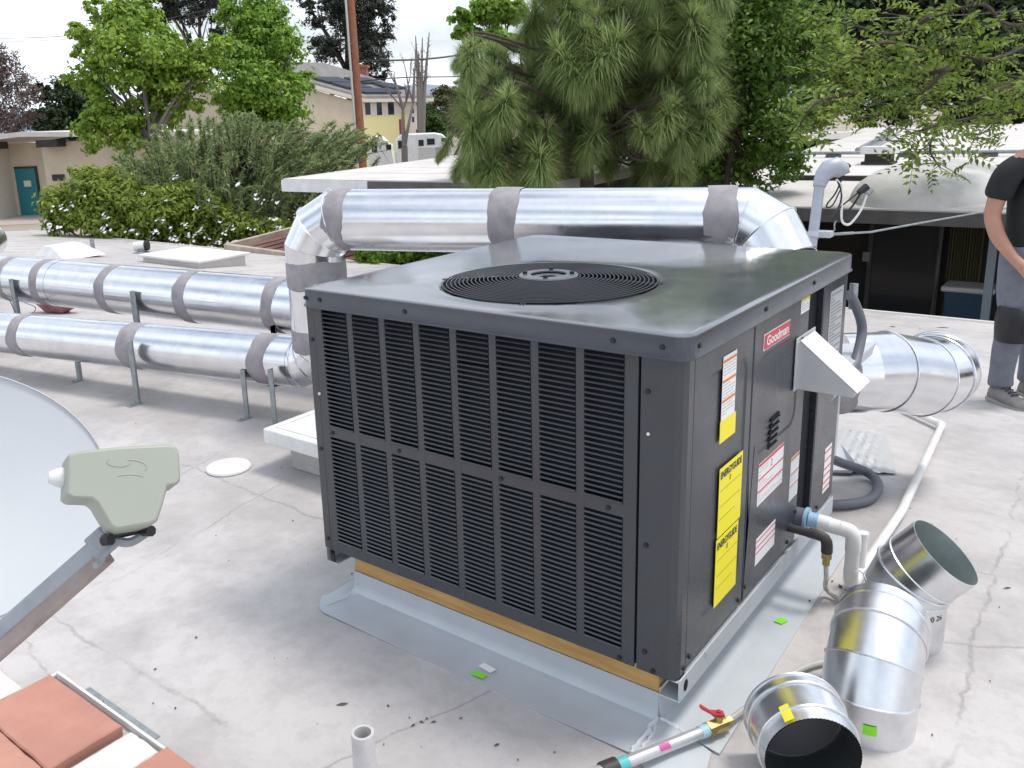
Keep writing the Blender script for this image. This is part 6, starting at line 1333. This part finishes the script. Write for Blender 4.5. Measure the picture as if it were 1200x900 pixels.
# T-shirt: torso and short sleeves
V = [(0, 0, .80), (0, .005, .96), (0, .01, 1.20), (0, .02, 1.36), (0, .02, 1.445)]; E = [(0, 1), (1, 2), (2, 3), (3, 4)]; Rr = [(.190, .145), (.182, .140), (.182, .14), (.172, .122), (.085, .08)]
for s in (-1, 1): chain(3, [(s*.11, .03, 1.415), (s*.20, .03, 1.365), (s*.232, .04, 1.26), (s*.246, .045, 1.19)], [.095, .083, .078, .08])
skin('t_shirt', V, E, Rr, SHIRT, man, PM)
V = [(0, .0, 1.0), (0, .0, .90)]; E = [(0, 1)]; Rr = [(.165, .125), (.162, .13)]
for s in (-1, 1):
    fy = -.02 if s < 0 else .02
    chain(1, [(s*.095, .0, .83), (s*.108, -.005, .68), (s*.112, -.02+fy, .50), (s*.114, .012+fy, .36), (s*.115, .02+fy, .24), (s*.116, .022+fy, .16), (s*.117, .02+fy, .12), (s*.117, .015+fy, .085)], [.112, .096, .080, .078, .070, .066, .072, .068])
skin('jeans', V, E, Rr, JEANS, man, PM)
def pl_(name, mb, m, par=man, **k):
    mb.v = [PM @ v for v in mb.v]; return obj(name, mb, m, par, **k)
for s in (-1, 1):
    fy = -.02 if s < 0 else .02; cx_ = s*.112; cy_ = -.02+fy; n = 20
    mb = MB(); loops = []
    for z, r, f in ((.385, .086, .0), (.395, .092, .012), (.45, .096, .035), (.50, .098, .045), (.55, .096, .03), (.585, .090, .008), (.595, .084, 0)): loops.append([Vector((cx_+r*math.cos(a), cy_+.0+r*math.sin(a)-(f if math.sin(a) < 0 else 0)*abs(math.sin(a)), z)) for a in [2*math.pi*i/n for i in range(n)]])
    mb.loft(loops); kp = pl_('knee_pad', mb, PAD, ang=1.2)
    mb = MB(); cp_ = []
    for k in range(5):
        t = k/4; cp_.append([Vector((cx_+.058*math.cos(a)*(1-.6*t*t), cy_-.128-.022*math.sin(t*1.4), .49+.07*math.sin(a)*(1-.6*t*t))) for a in [2*math.pi*i/16 for i in range(16)]])
    mb.loft(cp_, True, True); pl_('pad_cap', mb, mat('pad_cap_black', (.02, .02, .022), .3), kp)
    mb = MB(); mb.tube([(cx_-.02, cy_-.142, .44), (cx_+.0, cy_-.15, .44)], .008, 6); pl_('pad_rivet', mb, WHITEP, kp)
    # shoe
    mb = MB(); loops = []
    for y, w, z1 in ((.075, .03, .06), (.06, .04, .10), (.01, .046, .115), (-.06, .05, .085), (-.13, .053, .062), (-.175, .046, .052), (-.198, .025, .04)): loops.append([Vector((s*.12+w*math.cos(a), y+fy, max(.004, z1*.5+z1*.5*math.sin(a)))) for a in [2*math.pi*i/18 for i in range(18)]])
    mb.loft(loops, True, True); shoe = pl_('shoe', mb, SHOE, ang=1.2)
    mb = MB(); mb.prism([(s*.12+dx*w_, fy+y) for dx, y, w_ in ((-1, .08, .035), (1, .08, .035), (1, 0, .05), (1, -.12, .056), (1, -.18, .045), (.3, -.205, .05), (-.3, -.205, .05), (-1, -.18, .045), (-1, -.12, .056), (-1, 0, .05))], .0, .022, lambda u, v, h: Vector((u, v, h))); pl_('sole', mb, mat('sole_grey', (.33, .31, .29), .8), shoe, bevel=.003)
    mb = MB()
    for k in range(4): mb.tube([(s*.12-.026, fy-.035-.022*k, .100-.008*k), (s*.12, fy-.035-.022*k, .112-.010*k), (s*.12+.026, fy-.035-.022*k, .100-.008*k)], .005, 5)
    mb.tube([(s*.12-.02, fy-.02, .112), (s*.12, fy-.0, .13), (s*.12+.02, fy-.02, .112)], .016, 6); pl_('laces', mb, mat('navy_lace', (.03, .035, .06), .8), shoe)
# head details
mb = MB(); loops = []
for k in range(7):
    t = k/6; a0_ = t*math.pi/2; loops.append([Vector((.096*math.cos(a0_)*math.cos(a), .012+.112*math.cos(a0_)*math.sin(a)+.0, 1.64+.11*math.sin(a0_)-(.05 if math.sin(a) > -.2 else 0)*(1-t))) for a in [2*math.pi*i/24 for i in range(24)]])
mb.loft(loops, False, True); pl_('hair', mb, HAIR, ang=1.2)
mb = MB(); mb.tube([(0, -.105, 1.60), (0, -.128, 1.565), (0, -.118, 1.552)], [.008, .014, .012], 8); mb.tube([(-.026, -.098, 1.515), (0, -.108, 1.513), (.026, -.098, 1.515)], .006, 6)
for s in (-1, 1): mb.tube([(s*.085, .0, 1.565), (s*.094, .012, 1.59), (s*.092, .016, 1.615)], [.008, .014, .012], 8)
pl_('nose_mouth_ears', mb, SKIN)
for s in (-1, 1): mb = MB(); mb.tube([(s*.033, -.094, 1.605), (s*.033, -.100, 1.605)], .010, 10); pl_('eye', mb, BLACK)
